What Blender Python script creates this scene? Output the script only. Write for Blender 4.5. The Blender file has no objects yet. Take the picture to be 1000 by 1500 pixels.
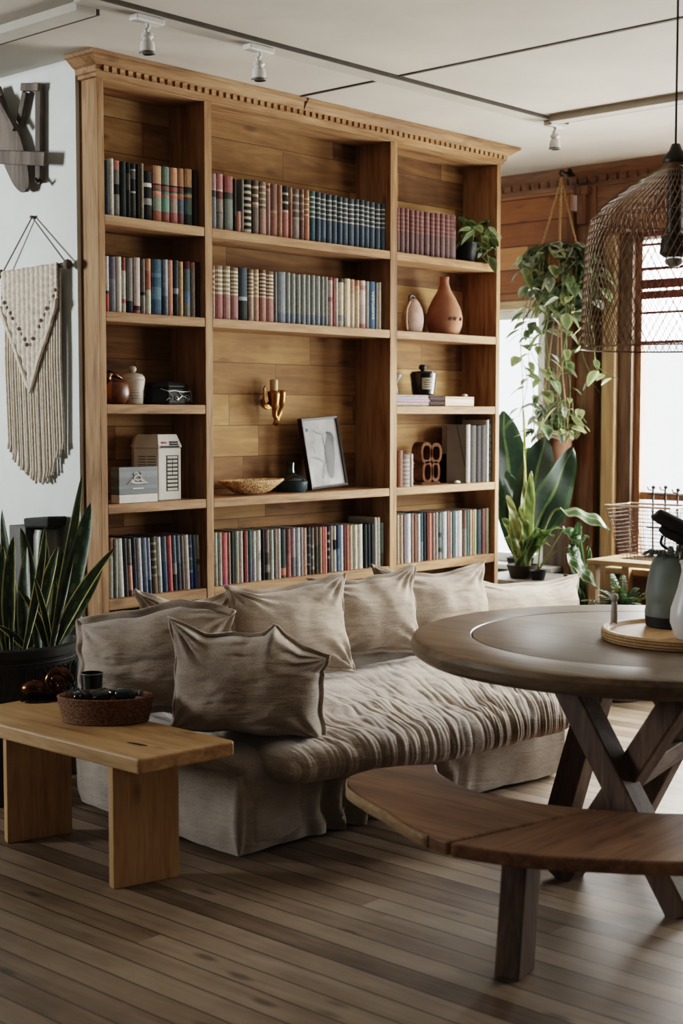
import bpy, bmesh, math, random
from mathutils import Vector, Matrix, Euler, noise
PI = math.pi
rnd = random.Random(7)
C = bpy.context.scene.collection

# ------------------------------------------------------------------ camera model (50 mm, portrait)
FPX, PITCH, YAW, EYE = 2100.0, math.radians(3.92), math.radians(42.37), 1.4
FW = Vector((math.cos(YAW) * math.cos(PITCH), math.sin(YAW) * math.cos(PITCH), -math.sin(PITCH)))
RT = Vector((math.sin(YAW), -math.cos(YAW), 0))
UP = RT.cross(FW)
CAM = Vector((0, 0, EYE))
def _ray(x, y): return FW + RT * ((x - 500) / FPX) + UP * ((750 - y) / FPX)
def onX(x, y, X): d = _ray(x, y); return CAM + d * (X / d.x)       # photo measurements taken on a real plane of the room
def onY(x, y, Y): d = _ray(x, y); return CAM + d * (Y / d.y)
def onZ(x, y, Z): d = _ray(x, y); return CAM + d * ((Z - EYE) / d.z)

# ------------------------------------------------------------------ colour and materials
def lin(h, k=1.0):
    if not isinstance(h, str): return (h[0], h[1], h[2], 1)
    v = []
    for i in (0, 2, 4):
        c = int(h[i:i + 2], 16) / 255
        v.append(min(1, k * (c / 12.92 if c <= .04045 else ((c + .055) / 1.055) ** 2.4)))
    return (*v, 1)

class NT:
    def __init__(s, name):
        s.m = bpy.data.materials.new(name); s.m.use_nodes = True
        s.t = s.m.node_tree; s.t.nodes.clear()
        s.out = s.t.nodes.new('ShaderNodeOutputMaterial')
    def n(s, typ, ins=None, **kw):
        nd = s.t.nodes.new('ShaderNode' + typ)
        for k, v in kw.items(): setattr(nd, k, v)
        for k, v in (ins or {}).items(): s.set(nd, k, v)
        return nd
    def set(s, nd, k, v):
        if isinstance(v, bpy.types.NodeSocket): s.t.links.new(v, nd.inputs[k])
        elif isinstance(v, bpy.types.Node): s.t.links.new(v.outputs[0], nd.inputs[k])
        else: nd.inputs[k].default_value = v
    def math(s, op, a, b=0.0, c=0.0): return s.n('Math', {0: a, 1: b, 2: c}, operation=op).outputs[0]
    def ramp(s, fac, stops, interp='LINEAR'):
        nd = s.n('ValToRGB', {0: fac}); nd.color_ramp.interpolation = interp
        e = nd.color_ramp.elements
        while len(e) < len(stops): e.new(.5)
        for el, (p, c) in zip(e, stops): el.position = p; el.color = lin(c)
        return nd.outputs[0]
    def mix(s, fac, a, b, mode='MIX'):
        nd = s.n('Mix', data_type='RGBA', blend_type=mode)
        for k, v in ((0, fac), (6, a), (7, b)): s.set(nd, k, v)
        return nd.outputs[2]
    def coords(s, rand=True):
        tc = s.n('TexCoord').outputs['Object']
        if not rand: return tc
        oi = s.n('ObjectInfo').outputs['Random']
        off = s.math('MULTIPLY', oi, 37.0)
        cx = s.n('CombineXYZ', {0: off, 1: off, 2: off})
        return s.n('VectorMath', {0: tc, 1: cx}, operation='ADD').outputs[0]
    def bsdf(s, color, rough=.6, bump=None, bstr=.3, bdist=.01, **kw):
        b = s.n('BsdfPrincipled', {'Base Color': color, 'Roughness': rough})
        for k, v in kw.items(): s.set(b, k.replace('_', ' '), v)
        if bump is not None:
            bp = s.n('Bump', {'Strength': bstr, 'Distance': bdist, 'Height': bump})
            s.t.links.new(bp.outputs[0], b.inputs['Normal'])
        s.t.links.new(b.outputs[0], s.out.inputs[0])
        return s.m

def plain(name, h, rough=.6, metal=0.0, var=.12, scale=18, spec=.25, bstr=.08):
    t = NT(name); co = t.coords()
    nz = t.n('TexNoise', {'Vector': co, 'Scale': scale, 'Detail': 5.0}).outputs[0]
    c = lin(h)
    d = tuple(max(0, x * (1 - var * 1.6)) for x in c[:3]) + (1,); l = tuple(min(1, x * (1 + var)) for x in c[:3]) + (1,)
    col = t.ramp(nz, [(.3, d), (.7, l)])
    return t.bsdf(col, rough, nz, bstr, .004, Metallic=metal, Specular_IOR_Level=spec)

def wood(name, dark, mid, light, axis='X', rough=.55, scale=1.0, bstr=.15, knots=.5, spec=.4):
    t = NT(name); co = t.coords()
    al = {'X': (1.2, 14, 14), 'Y': (14, 1.2, 14), 'Z': (14, 14, 1.2)}[axis]
    mp = t.n('Mapping', {'Vector': co, 'Scale': tuple(a * scale for a in al)}).outputs[0]
    n1 = t.n('TexNoise', {'Vector': mp, 'Scale': 1.3, 'Detail': 7.0, 'Roughness': .62, 'Distortion': .7}).outputs[0]
    fi = t.n('Mapping', {'Vector': co, 'Scale': tuple(a * scale * 5 for a in al)}).outputs[0]
    n2 = t.n('TexNoise', {'Vector': fi, 'Scale': 1.6, 'Detail': 3.0}).outputs[0]
    big = t.n('TexNoise', {'Vector': co, 'Scale': 2.1, 'Detail': 2.0}).outputs[0]
    f = t.math('ADD', t.math('MULTIPLY', n1, .62), t.math('ADD', t.math('MULTIPLY', n2, .23), t.math('MULTIPLY', big, .2)))
    col = t.ramp(f, [(.36, dark), (.5, mid), (.68, light)])
    km = t.n('Mapping', {'Vector': co, 'Scale': tuple((5 if a > 2 else 2.2) * scale for a in al)}).outputs[0]
    vo = t.n('TexVoronoi', {'Vector': km, 'Scale': 1.3}).outputs[0]
    kn = t.ramp(vo, [(.05, (1, 1, 1)), (.13, (0, 0, 0))])
    col = t.mix(t.math('MULTIPLY', kn, knots), col, lin(dark, .45))
    return t.bsdf(col, rough, f, bstr, .006, Specular_IOR_Level=spec)

def planks(name, along, across, width, length, stops, gapcol, gap=.03, rough=.5, grain=.5, bstr=.25, spec=.4, endgap=True, off=0.0, patch=0.0):
    t = NT(name); co = t.coords(False)
    sp = t.n('SeparateXYZ', {0: co}); ix = {'X': 0, 'Y': 1, 'Z': 2}
    u = t.math('DIVIDE', t.math('ADD', sp.outputs[ix[across]], off + 50 * width), width)
    row = t.math('FLOOR', u); fu = t.math('FRACT', u)
    wn = t.n('TexWhiteNoise', {'W': row}, noise_dimensions='1D').outputs[0]
    v = t.math('ADD', t.math('DIVIDE', sp.outputs[ix[along]], length), t.math('MULTIPLY', wn, 7.3))
    seg = t.math('FLOOR', v); fv = t.math('FRACT', v)
    cb = t.n('CombineXYZ', {0: row, 1: seg, 2: 0.0})
    wc = t.n('TexWhiteNoise', {'Vector': cb}, noise_dimensions='3D').outputs[0]
    sc = [16.0, 16.0, 16.0]; sc[ix[along]] = 1.4
    sh = t.n('VectorMath', {0: co, 1: t.n('VectorMath', {0: cb, 1: (3.1, 7.7, 5.3)}, operation='MULTIPLY').outputs[0]}, operation='ADD').outputs[0]
    gv = t.n('Mapping', {'Vector': sh, 'Scale': tuple(sc)}).outputs[0]
    n1 = t.n('TexNoise', {'Vector': gv, 'Scale': 1.2, 'Detail': 8.0, 'Roughness': .65, 'Distortion': .9}).outputs[0]
    n3 = t.n('TexNoise', {'Vector': sh, 'Scale': 5.0, 'Detail': 4.0}).outputs[0]
    f = t.math('ADD', t.math('MULTIPLY', wc, 1 - grain), t.math('MULTIPLY', t.math('ADD', t.math('MULTIPLY', n1, .75), t.math('MULTIPLY', n3, .35)), grain))
    col = t.ramp(f, stops)
    # scattered knots and scuffs
    km = [9.0, 9.0, 9.0]; km[ix[along]] = 3.0
    vo = t.n('TexVoronoi', {'Vector': t.n('Mapping', {'Vector': sh, 'Scale': tuple(km)}).outputs[0], 'Scale': 1.0}).outputs[0]
    col = t.mix(t.math('MULTIPLY', t.ramp(vo, [(.06, (1, 1, 1)), (.17, (0, 0, 0))]), .6), col, lin(gapcol))
    e = t.math('MINIMUM', fu, t.math('SUBTRACT', 1.0, fu))
    g = t.math('LESS_THAN', e, gap)
    if endgap:
        ev = t.math('MINIMUM', fv, t.math('SUBTRACT', 1.0, fv))
        g = t.math('MAXIMUM', g, t.math('LESS_THAN', ev, gap * width / length * .8))
    col = t.mix(t.math('MULTIPLY', g, .85), col, lin(gapcol))
    hgt = t.math('SUBTRACT', t.math('MULTIPLY', f, .5), g)
    rg = t.math('ADD', rough - .12, t.math('MULTIPLY', n1, .25))
    return t.bsdf(col, rg, hgt, bstr, .01, Specular_IOR_Level=spec)

def painted(name, rough=.6, k=1.0, var=.25, scale=60, spec=.4, trans=0.0, sat=1.0):
    t = NT(name); co = t.coords()
    at = t.n('Attribute', attribute_name='Col').outputs[0]
    nz = t.n('TexNoise', {'Vector': co, 'Scale': scale, 'Detail': 5.0}).outputs[0]
    v = t.n('MapRange', {0: nz, 1: .3, 2: .7, 3: (1 - var) * k, 4: (1 + var * .5) * k}).outputs[0]
    hs = t.n('HueSaturation', {'Saturation': sat, 'Color': at})
    sc = t.n('VectorMath', {0: hs.outputs[0], 3: v}, operation='SCALE'); t.set(sc, 'Scale', v)
    m = t.bsdf(sc.outputs[0], rough, nz, .12, .003, Specular_IOR_Level=spec)
    if trans:
        b = [x for x in t.t.nodes if x.type == 'BSDF_PRINCIPLED'][0]
        tr = t.n('BsdfTranslucent', {0: sc.outputs[0]})
        mx = t.n('MixShader', {0: trans, 1: b.outputs[0], 2: tr.outputs[0]})
        t.t.links.new(mx.outputs[0], t.out.inputs[0])
    return m

def linen(name, dark, mid, light, wr=1.0):
    t = NT(name); co = t.coords()
    n1 = t.n('TexNoise', {'Vector': co, 'Scale': 5.0, 'Detail': 4.0}).outputs[0]
    mp = t.n('Mapping', {'Vector': co, 'Scale': (5, 5, 26)}).outputs[0]
    n2 = t.n('TexNoise', {'Vector': mp, 'Scale': 1.0, 'Detail': 5.0, 'Distortion': 1.2}).outputs[0]
    n3 = t.n('TexNoise', {'Vector': co, 'Scale': 230.0, 'Detail': 2.0}).outputs[0]
    f = t.math('ADD', t.math('MULTIPLY', n1, .55), t.math('ADD', t.math('MULTIPLY', n2, .12), t.math('MULTIPLY', n3, .33)))
    col = t.ramp(f, [(.36, dark), (.5, mid), (.66, light)])
    n4 = t.n('TexNoise', {'Vector': t.n('Mapping', {'Vector': co, 'Scale': (9, 9, 60)}).outputs[0], 'Scale': 1.0, 'Detail': 4.0, 'Distortion': 1.5}).outputs[0]
    h = t.math('ADD', t.math('MULTIPLY', n2, wr), t.math('ADD', t.math('MULTIPLY', n4, .5), t.math('ADD', t.math('MULTIPLY', n1, .6), t.math('MULTIPLY', n3, .12))))
    return t.bsdf(col, .95, h, .5, .012, Specular_IOR_Level=.12, Sheen_Weight=.25)

# ------------------------------------------------------------------ mesh builder
class MB:
    def __init__(s): s.bm = bmesh.new(); s.cl = None
    def v(s, p): return s.bm.verts.new(p)
    def f(s, vs, m=0, col=None):
        try: fc = s.bm.faces.new(vs)
        except ValueError: return None
        fc.material_index = m
        if col is not None:
            if s.cl is None: s.cl = s.bm.loops.layers.float_color.new('Col')
            for l in fc.loops: l[s.cl] = col
        return fc
    def box(s, x0, x1, y0, y1, z0, z1, m=0, col=None):
        p = [s.v((x, y, z)) for z in (z0, z1) for y in (y0, y1) for x in (x0, x1)]
        for q in ((0, 2, 3, 1), (4, 5, 7, 6), (0, 1, 5, 4), (2, 6, 7, 3), (0, 4, 6, 2), (1, 3, 7, 5)): s.f([p[i] for i in q], m, col)
        return p
    def prism(s, poly, z0, z1, m=0, col=None):
        a = [s.v((x, y, z0)) for x, y in poly]; b = [s.v((x, y, z1)) for x, y in poly]
        s.f(a[::-1], m, col); s.f(b, m, col); n = len(poly)
        for i in range(n): s.f([a[i], a[(i + 1) % n], b[(i + 1) % n], b[i]], m, col)
    def loft(s, rings, m=0, closed=True, cap=True, col=None):
        R = [[s.v(p) for p in r] for r in rings]; n = len(R[0])
        for i in range(len(R) - 1):
            for j in range(n if closed else n - 1):
                c = col(i, j) if callable(col) else col
                s.f([R[i][j], R[i][(j + 1) % n], R[i + 1][(j + 1) % n], R[i + 1][j]], m, c)
        if cap and closed:
            c0 = col(0, 0) if callable(col) else col; c1 = col(len(R) - 2, 0) if callable(col) else col
            s.f(R[0][::-1], m, c0); s.f(R[-1], m, c1)
        return R
    def lathe(s, prof, c=(0, 0, 0), segs=32, m=0, sx=1, sy=1, col=None, cap=True):
        s.loft([[(c[0] + r * sx * math.cos(2 * PI * k / segs), c[1] + r * sy * math.sin(2 * PI * k / segs), c[2] + z) for k in range(segs)] for r, z in prof], m, True, cap, col)
    def tube(s, pts, r, segs=6, m=0, col=None, cap=True):
        pts = [Vector(p) for p in pts]; rings = []; n = len(pts)
        ref = None
        for i, p in enumerate(pts):
            d = (pts[min(i + 1, n - 1)] - pts[max(i - 1, 0)])
            d = d.normalized() if d.length > 1e-9 else Vector((0, 0, 1))
            if ref is None: ref = Vector((1, 0, 0)) if abs(d.x) < .8 else Vector((0, 1, 0))
            a = (ref - d * ref.dot(d)).normalized(); b = d.cross(a); ref = a
            rr = r[i] if isinstance(r, (list, tuple)) else r
            rings.append([p + (a * math.cos(2 * PI * k / segs) + b * math.sin(2 * PI * k / segs)) * rr for k in range(segs)])
        s.loft(rings, m, True, cap, col)
    def beam(s, a, b, w, h, up=(0, 0, 1), m=0):
        a, b = Vector(a), Vector(b); d = (b - a).normalized(); u = Vector(up); u = (u - d * u.dot(d)).normalized(); q = d.cross(u)
        s.loft([[p + q * (w / 2 * i) + u * (h / 2 * j) for i, j in ((-1, -1), (1, -1), (1, 1), (-1, 1))] for p in (a, b)], m)
    def grid(s, fn, nu, nv, m=0, closeu=False, col=None):
        V = [[s.v(fn(i / nu, j / nv)) for j in range(nv + 1)] for i in range(nu if closeu else nu + 1)]
        for i in range(nu):
            for j in range(nv):
                i2 = (i + 1) % len(V); c = col(i / nu, j / nv) if callable(col) else col
                s.f([V[i][j], V[i2][j], V[i2][j + 1], V[i][j + 1]], m, c)
        return V
    def build(s, name, mats, parent=None, smooth=False, bev=0, loc=None, local=False, weld=False, sub=0, label=None):
        bm = s.bm
        if weld: bmesh.ops.remove_doubles(bm, verts=bm.verts, dist=1e-5)
        bmesh.ops.recalc_face_normals(bm, faces=bm.faces)
        org = Vector((0, 0, 0))
        if not local:
            if parent is not None:
                org = parent.matrix_basis.translation.copy(); pp = parent.parent
                while pp is not None: org += pp.matrix_basis.translation; pp = pp.parent
            elif loc is not None: org = Vector(loc)
            if org.length: bmesh.ops.translate(bm, verts=bm.verts, vec=-org)
        me = bpy.data.meshes.new(name); bm.to_mesh(me); bm.free()
        for mt in (mats if isinstance(mats, (list, tuple)) else [mats]): me.materials.append(mt)
        if smooth:
            for p in me.polygons: p.use_smooth = True
        o = bpy.data.objects.new(name, me); C.objects.link(o)
        if parent is not None: o.parent = parent
        elif loc is not None: o.location = loc
        if bev:
            md = o.modifiers.new('bevel', 'BEVEL'); md.width = bev; md.segments = 2; md.limit_method = 'ANGLE'; md.angle_limit = .7
        if sub:
            md = o.modifiers.new('subd', 'SUBSURF'); md.levels = sub; md.render_levels = sub
        if smooth is not True and smooth:
            try: me.set_sharp_from_angle(angle=smooth)
            except Exception: pass
        if label: o['label'] = label
        return o

def tag(o, label, cat, group=None):
    o['label'] = label; o['category'] = cat
    if group: o['group'] = group
    return o
def thing(name, label, cat, loc=(0, 0, 0), group=None, rot=None):
    o = bpy.data.objects.new(name, None); C.objects.link(o); o.location = loc; o.empty_display_size = .05
    if rot: o.rotation_euler = rot
    return tag(o, label, cat, group)
def struct(o): o['kind'] = 'structure'; return o
def fbm(p, sc, oct=3):
    return noise.fractal(Vector(p) * sc, 1.0, 2.0, oct)
def sstep(a, b, x):
    t = max(0, min(1, (x - a) / (b - a))); return t * t * (3 - 2 * t)
def lerp(a, b, t): return a + (b - a) * t
def interp(pts, x):
    if x <= pts[0][0]: return pts[0][1]
    for (a, b), (c, d) in zip(pts, pts[1:]):
        if x <= c: return b + (d - b) * (x - a) / (c - a)
    return pts[-1][1]
def smoothpath(pts, n=8):
    pts = [Vector(p) for p in pts]; out = []
    for i in range(len(pts) - 1):
        p0, p1, p2, p3 = pts[max(i - 1, 0)], pts[i], pts[i + 1], pts[min(i + 2, len(pts) - 1)]
        for k in range(n):
            t = k / n
            out.append(.5 * ((2 * p1) + (p2 - p0) * t + (2 * p0 - 5 * p1 + 4 * p2 - p3) * t * t + (3 * p1 - p0 - 3 * p2 + p3) * t ** 3))
    out.append(pts[-1]); return out

# ------------------------------------------------------------------ palette
M = {}
for ax in 'XYZ':
    M['pine' + ax] = wood('honey_pine_' + ax, '573c26', '8c6846', 'ac8c69', ax, .6, spec=.15)
    M['shelf_dark' + ax] = wood('dim_pine_' + ax, '33200f', '553618', '7a5430', ax, .6)
    M['trimwood' + ax] = wood('window_wood_' + ax, '432a1a', '6a4830', '8d694b', ax, .55)
    M['bench' + ax] = wood('bench_oak_' + ax, '8a6840', 'b48e60', 'cdaa7e', ax, .5)
    M['dark' + ax] = wood('dark_table_wood_' + ax, '2f2219', '534033', '76614e', ax, .65)
    M['mid' + ax] = wood('round_bench_wood_' + ax, '48311f', '765439', '987556', ax, .48)
    M['pale' + ax] = wood('pale_window_wood_' + ax, '7d6544', 'a28664', 'bfa685', ax, .5)
M['back'] = planks('reclaimed_plank_back', 'X', 'Z', .135, .8,
                   [(.26, '3a2718'), (.4, '604429'), (.52, '7b5b39'), (.66, '94734a'), (.8, 'b3966a')], '3a2412', .012, .75, .7, .35, .15)
M['wallplank'] = planks('orange_wall_planks', 'Y', 'Z', .13, 1.9, [(.2, '5c351c'), (.45, '85532f'), (.65, 'a06a42'), (.85, 'b7845a')], '3c2010', .03, .5, .55, .3)
M['floor'] = planks('worn_floor_boards', 'Y', 'X', .088, 3.4,
                    [(.25, '40332a'), (.42, '6f5d4b'), (.58, '8c7965'), (.8, 'aa9883')], '19120e', .03, .5, .72, .5, .4, False)
M['linen'] = linen('washed_linen', '7a6c5f', '988a7b', 'aea192')
M['linen2'] = linen('washed_linen_pale', '877a6d', 'a5998a', 'bab0a1')
M['skirt'] = linen('linen_slipcover', '786c61', '958a7d', 'a89e91')
M['cloth'] = painted('book_cloth', .75, 1.0, .22, 90, .15, 0.0, .82)
M['paint'] = painted('glazed_paint', .35, 1.0, .1, 30)
M['leaf'] = painted('leaf_green', .42, 1.0, .3, 35, .5, .22)
M['pages'] = plain('page_paper', 'cfc3ac', .9, 0, .12, 60)
M['black'] = plain('black_glaze', '16181a', .25, 0, .2, 20, .5)
M['blackmat'] = plain('black_matte', '1a1a19', .6, 0, .2, 25)
M['offwall'] = plain('dim_room_wall', '3a3530', .9)
M['wallwhite'] = plain('white_plaster', 'd3d5d0', .9, 0, .035, 9, .2, .3)
M['ceil'] = plain('ceiling_paint', 'c9c2b5', .8, 0, .05, 3, .2, .1)
M['ceiltrim'] = plain('ceiling_trim_paint', 'b9b3a6', .7, 0, .08, 5)
M['darkline'] = plain('joint_and_shadow_line', '4a443c', .8)
M['white'] = plain('white_enamel', 'd8d6d0', .35, 0, .04, 18, .5)
M['brass'] = plain('aged_brass', '8f6538', .36, 1.0, .25, 14)
M['bronze'] = plain('dark_bronze', '5a3a22', .22, .9, .5, 30)
M['greymetal'] = plain('grey_metal', '6d6b66', .45, .4, .15)
M['steel'] = plain('dark_steel', '3b3632', .45, .8, .2)
M['rope'] = plain('jute_rope', 'a5845a', .9, 0, .25, 120)
M['cotton'] = plain('cotton_cord', 'cbbfae', .95, 0, .15, 70, .1, .3)
M['terracotta'] = plain('terracotta', '94664d', .8, 0, .15, 14)
M['clay'] = plain('pale_clay', '96796a', .7, 0, .2, 30)
M['cream'] = plain('cream_ceramic', 'c9bfae', .45, 0, .06, 20)
M['tool'] = wood('weathered_tool_wood', '2f2721', '50453b', '73665a', 'Z', .75)
M['wicker'] = plain('brown_wicker', '7a583f', .75, 0, .4, 130, .3, .7)
M['soil'] = plain('potting_soil', '2a2019', .95, 0, .3, 60)
M['glassdark'] = plain('smoked_glass', '1c2426', .08, 0, .1, 6, .8)
M['paper'] = plain('white_card', 'cfcac0', .7, 0, .05)
def _glass():
    t = NT('window_glass')
    a = t.n('BsdfTransparent', {0: (.97, .98, .98, 1)}); g = t.n('BsdfGlossy', {0: (1, 1, 1, 1), 'Roughness': .02})
    mx = t.n('MixShader', {0: .06, 1: a.outputs[0], 2: g.outputs[0]}); t.t.links.new(mx.outputs[0], t.out.inputs[0]); return t.m
M['glass'] = _glass()
def _pglass():
    t = NT('picture_glass'); a = t.n('BsdfTransparent'); g = t.n('BsdfGlossy', {'Roughness': .25}); mx = t.n('MixShader', {0: .004, 1: a.outputs[0], 2: g.outputs[0]}); t.t.links.new(mx.outputs[0], t.out.inputs[0]); return t.m
M['pglass'] = _pglass()
# ================================================================== ROOM
CEIL = 2.73
XR = 6.7
b = MB(); b.box(-2, 7.2, -2.5, 9, -.1, 0); struct(b.build('floor', M['floor']))
b = MB(); b.box(-2, 7.0, -2.5, 9, CEIL, CEIL + .1); struct(b.build('ceiling', M['ceil']))
b = MB(); b.box(3.37, 3.3875, 4.425, 9, 0, CEIL); struct(b.build('wall_left', M['wallwhite']))
b = MB(); b.box(3.3885, 5.9, 4.565, 4.66, 0, CEIL); struct(b.build('wall_back', M['wallwhite']))
b = MB(); b.box(5.8, 5.9, 4.661, 9, 0, CEIL); struct(b.build('wall_nook', M['wallwhite']))
b = MB(); b.box(-2.1, -2, -2.5, 9, 0, CEIL); struct(b.build('wall_far_left', M['offwall']))
b = MB(); b.box(-2, 6.7, -2.6, -2.5, 0, CEIL); struct(b.build('wall_rear', M['offwall']))
b = MB(); b.box(-2, 7, 9, 9.1, 0, CEIL); struct(b.build('wall_end', M['offwall']))

# window wall (plane X = 6.7): planked upper panel, posts, two tall windows in view and one further along
b = MB(); b.box(XR, XR + .1, 4.406, 9, 2.04, 2.64); struct(b.build('wall_right_planks', M['wallplank']))
b = MB(); b.box(XR, XR + .1, 4.406, 9, 0, .55); b.box(XR, XR + .1, 5.7, 9, .55, 2.04); struct(b.build('wall_right_lower', M['darkY']))
b = MB(); b.box(XR, XR + .1, -2.5, 4.25, 2.36, 2.64); struct(b.build('wall_right_header', M['trimwoodY']))
b = MB(); b.box(XR, XR + .1, -2.5, 4.04, 0, .58); struct(b.build('wall_right_base', M['trimwoodY']))
b = MB(); b.box(XR, XR + .1, 1.9, 2.55, .58, 2.36); b.box(XR, XR + .1, -2.5, -.1, .58, 2.36); struct(b.build('wall_right_piers', M['trimwoodZ']))
b = MB(); b.box(XR - .03, XR + .06, 4.44, 5.72, 1.985, 2.035); struct(b.build('trim_1', M['paleY'], bev=.006))
b = MB(); b.box(XR + .03, XR + .1, 4.406, 4.6, 0, 2.04); struct(b.build('trim_2', M['darkZ']))
b = MB(); b.box(XR - .05, XR + .1, 4.37, 4.41, 0, 2.5); struct(b.build('trim_3', M['trimwoodZ'], bev=.008))
b = MB(); b.box(XR - .01, XR + .1, 4.25, 4.37, 0, 2.64); struct(b.build('trim_4', M['trimwoodZ'], bev=.006))
b = MB(); b.box(XR + .04, XR + .1, 4.2, 4.25, 0, 2.64); struct(b.build('trim_5', M['darkZ']))
b = MB(); b.box(XR - .02, XR + .1, 4.115, 4.2, 0, 2.36); struct(b.build('trim_6', M['paleZ'], bev=.01))  # pale wood puts the window light on this jamb into its colour
b = MB(); b.box(XR + .01, XR + .1, 4.03, 4.115, 0, 2.36); struct(b.build('trim_19', M['darkZ'], bev=.004))
b = MB(); b.box(XR - .03, XR + .1, 4.04, 4.25, 2.36, 2.385); struct(b.build('trim_7', M['trimwoodY'], bev=.01))
b = MB(); b.box(XR - .04, XR, 4.30, 4.355, 2.42, 2.6); b.box(XR - .05, XR, 4.28, 4.375, 2.58, 2.625); struct(b.build('trim_8', M['trimwoodZ'], bev=.006))
# cornice with dentils along the window wall
b = MB()
prof = [(0, 2.615), (.03, 2.62), (.035, 2.635), (.05, 2.68), (.075, 2.70), (.085, 2.729), (0, 2.729)]
b.loft([[(XR + .02 - d, y, z) for d, z in prof] for y in (-2.49, 8.99)])
k = -2.4
while k < 8.9:
    if 2.5 < k < 5.6: b.box(XR - .035, XR - .01, k, k + .035, 2.642, 2.672)
    k += .062
struct(b.build('trim_9', M['trimwoodY']))
def window(nm, y0, y1, z0, z1, bars, fm):
    r = bpy.data.objects.new(nm, None); C.objects.link(r); r.location = (XR + .05, (y0 + y1) / 2, z0); struct(r)
    t = .05
    q = MB()
    q.loft([[(XR + .07 + dx, y, z) for y, z in ((y0 + e, z0 + e), (y1 - e, z0 + e), (y1 - e, z1 - e), (y0 + e, z1 - e))] for dx, e in ((-.03, 0), (-.03, t), (.03, t), (.03, 0), (-.03, 0))], 0, True, False)
    q.build('window_frame', fm, r, weld=True)
    for z in bars:
        q = MB(); q.box(XR + .05, XR + .09, y0 + t, y1 - t, z - .02, z + .02); q.build('glazing_bar', fm, r)
    q = MB(); q.box(XR + .068, XR + .072, y0 + .02, y1 - .02, z0 + .02, z1 - .02); q.build('pane', M['glass'], r)
window('window_1', 4.6, 5.7, .55, 1.985, [.95], M['white'])
window('window_2', 2.55, 4.04, .58, 2.36, [.962], M['trimwoodZ'])
window('window_3', -.1, 1.9, .58, 2.36, [.962], M['trimwoodZ'])
b = MB(); b.box(XR - .12, XR + .02, 2.5, 4.1, .55, .585); struct(b.build('trim_10', M['paleY'], bev=.006))
b = MB(); b.box(XR - .1, XR + .02, 4.45, 5.75, .52, .55); struct(b.build('trim_11', M['white'], bev=.006))

# ceiling battens, dark edge strips, joint
b = MB(); b.box(2.9, 5.62, 3.72, 3.81, CEIL - .012, CEIL + .01); struct(b.build('trim_12', M['ceiltrim']))
b = MB(); b.box(2.9, 5.6, 3.708, 3.72, CEIL - .014, CEIL + .01); struct(b.build('trim_13', M['darkline']))  # dark strip painting the shadow along the batten edge
b = MB(); b.box(4.40, 4.415, -2.4, 4.32, CEIL - .004, CEIL + .01); struct(b.build('trim_14', M['darkline']))
b = MB(); b.box(2.92, 3.0, 3.82, 7, CEIL - .03, CEIL + .01); struct(b.build('trim_15', M['ceiltrim'], bev=.004))
b = MB(); b.box(3.001, 3.012, 3.82, 7, CEIL - .028, CEIL + .01); struct(b.build('trim_16', M['darkline']))
b = MB(); b.box(5.43, 5.5, -2, 3.70, CEIL - .03, CEIL + .01); struct(b.build('trim_17', M['ceiltrim'], bev=.004))
b = MB(); b.box(5.501, 5.512, -2, 3.70, CEIL - .028, CEIL + .01); struct(b.build('trim_18', M['darkline']))

# ================================================================== TRACK SPOTLIGHTS
def spot(x, y, label, rz):
    t = thing('track_spotlight', label, 'spotlight', (x, y, CEIL - .012), 'white track spotlights on the ceiling')
    z = CEIL - .012
    q = MB(); q.box(x - .06, x + .06, y - .022, y + .022, z - .022, z - .001); q.build('mounting_plate', M['white'], t, bev=.004)
    q = MB(); q.tube([(x, y, z - .02), (x + .006, y, z - .033), (x - .006, y, z - .045), (x, y, z - .056)], .008, 10); q.build('stem', M['white'], t, True)
    k = .74
    q = MB(); q.lathe([(r * .82, zz * k) for r, zz in [(.006, -.07), (.022, -.074), (.026, -.09), (.019, -.098), (.019, -.104), (.027, -.112), (.031, -.135), (.03, -.155), (.027, -.155), (.024, -.14), (.0, -.138)]], (x, y, z), 24); q.build('lamp_head', M['white'], t, .6)
    q = MB(); q.lathe([(r * .82, zz * k) for r, zz in [(.031, -.155), (.033, -.156), (.033, -.164), (.029, -.165), (.029, -.156)]], (x, y, z), 24, cap=False); q.build('rim', M['greymetal'], t, True)
    q = MB(); q.lathe([(r * .82, zz * k) for r, zz in [(.0, -.146), (.02, -.147), (.0235, -.152), (.0, -.151)]], (x, y, z), 20); q.build('lens', M['glassdark'], t, True)
p = onZ(205, 22, CEIL); spot(p.x, 3.76, 'white track spotlight above the white wall, closest to the macrame hanging', 0)
p = onZ(381, 62, CEIL); spot(p.x, 3.76, 'white track spotlight above the middle bay of the bookcase', 0)
p = onZ(810, 178, CEIL); spot(5.53, 3.735, 'white track spotlight at the corner of the ceiling track near the window wall', 0)

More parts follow.
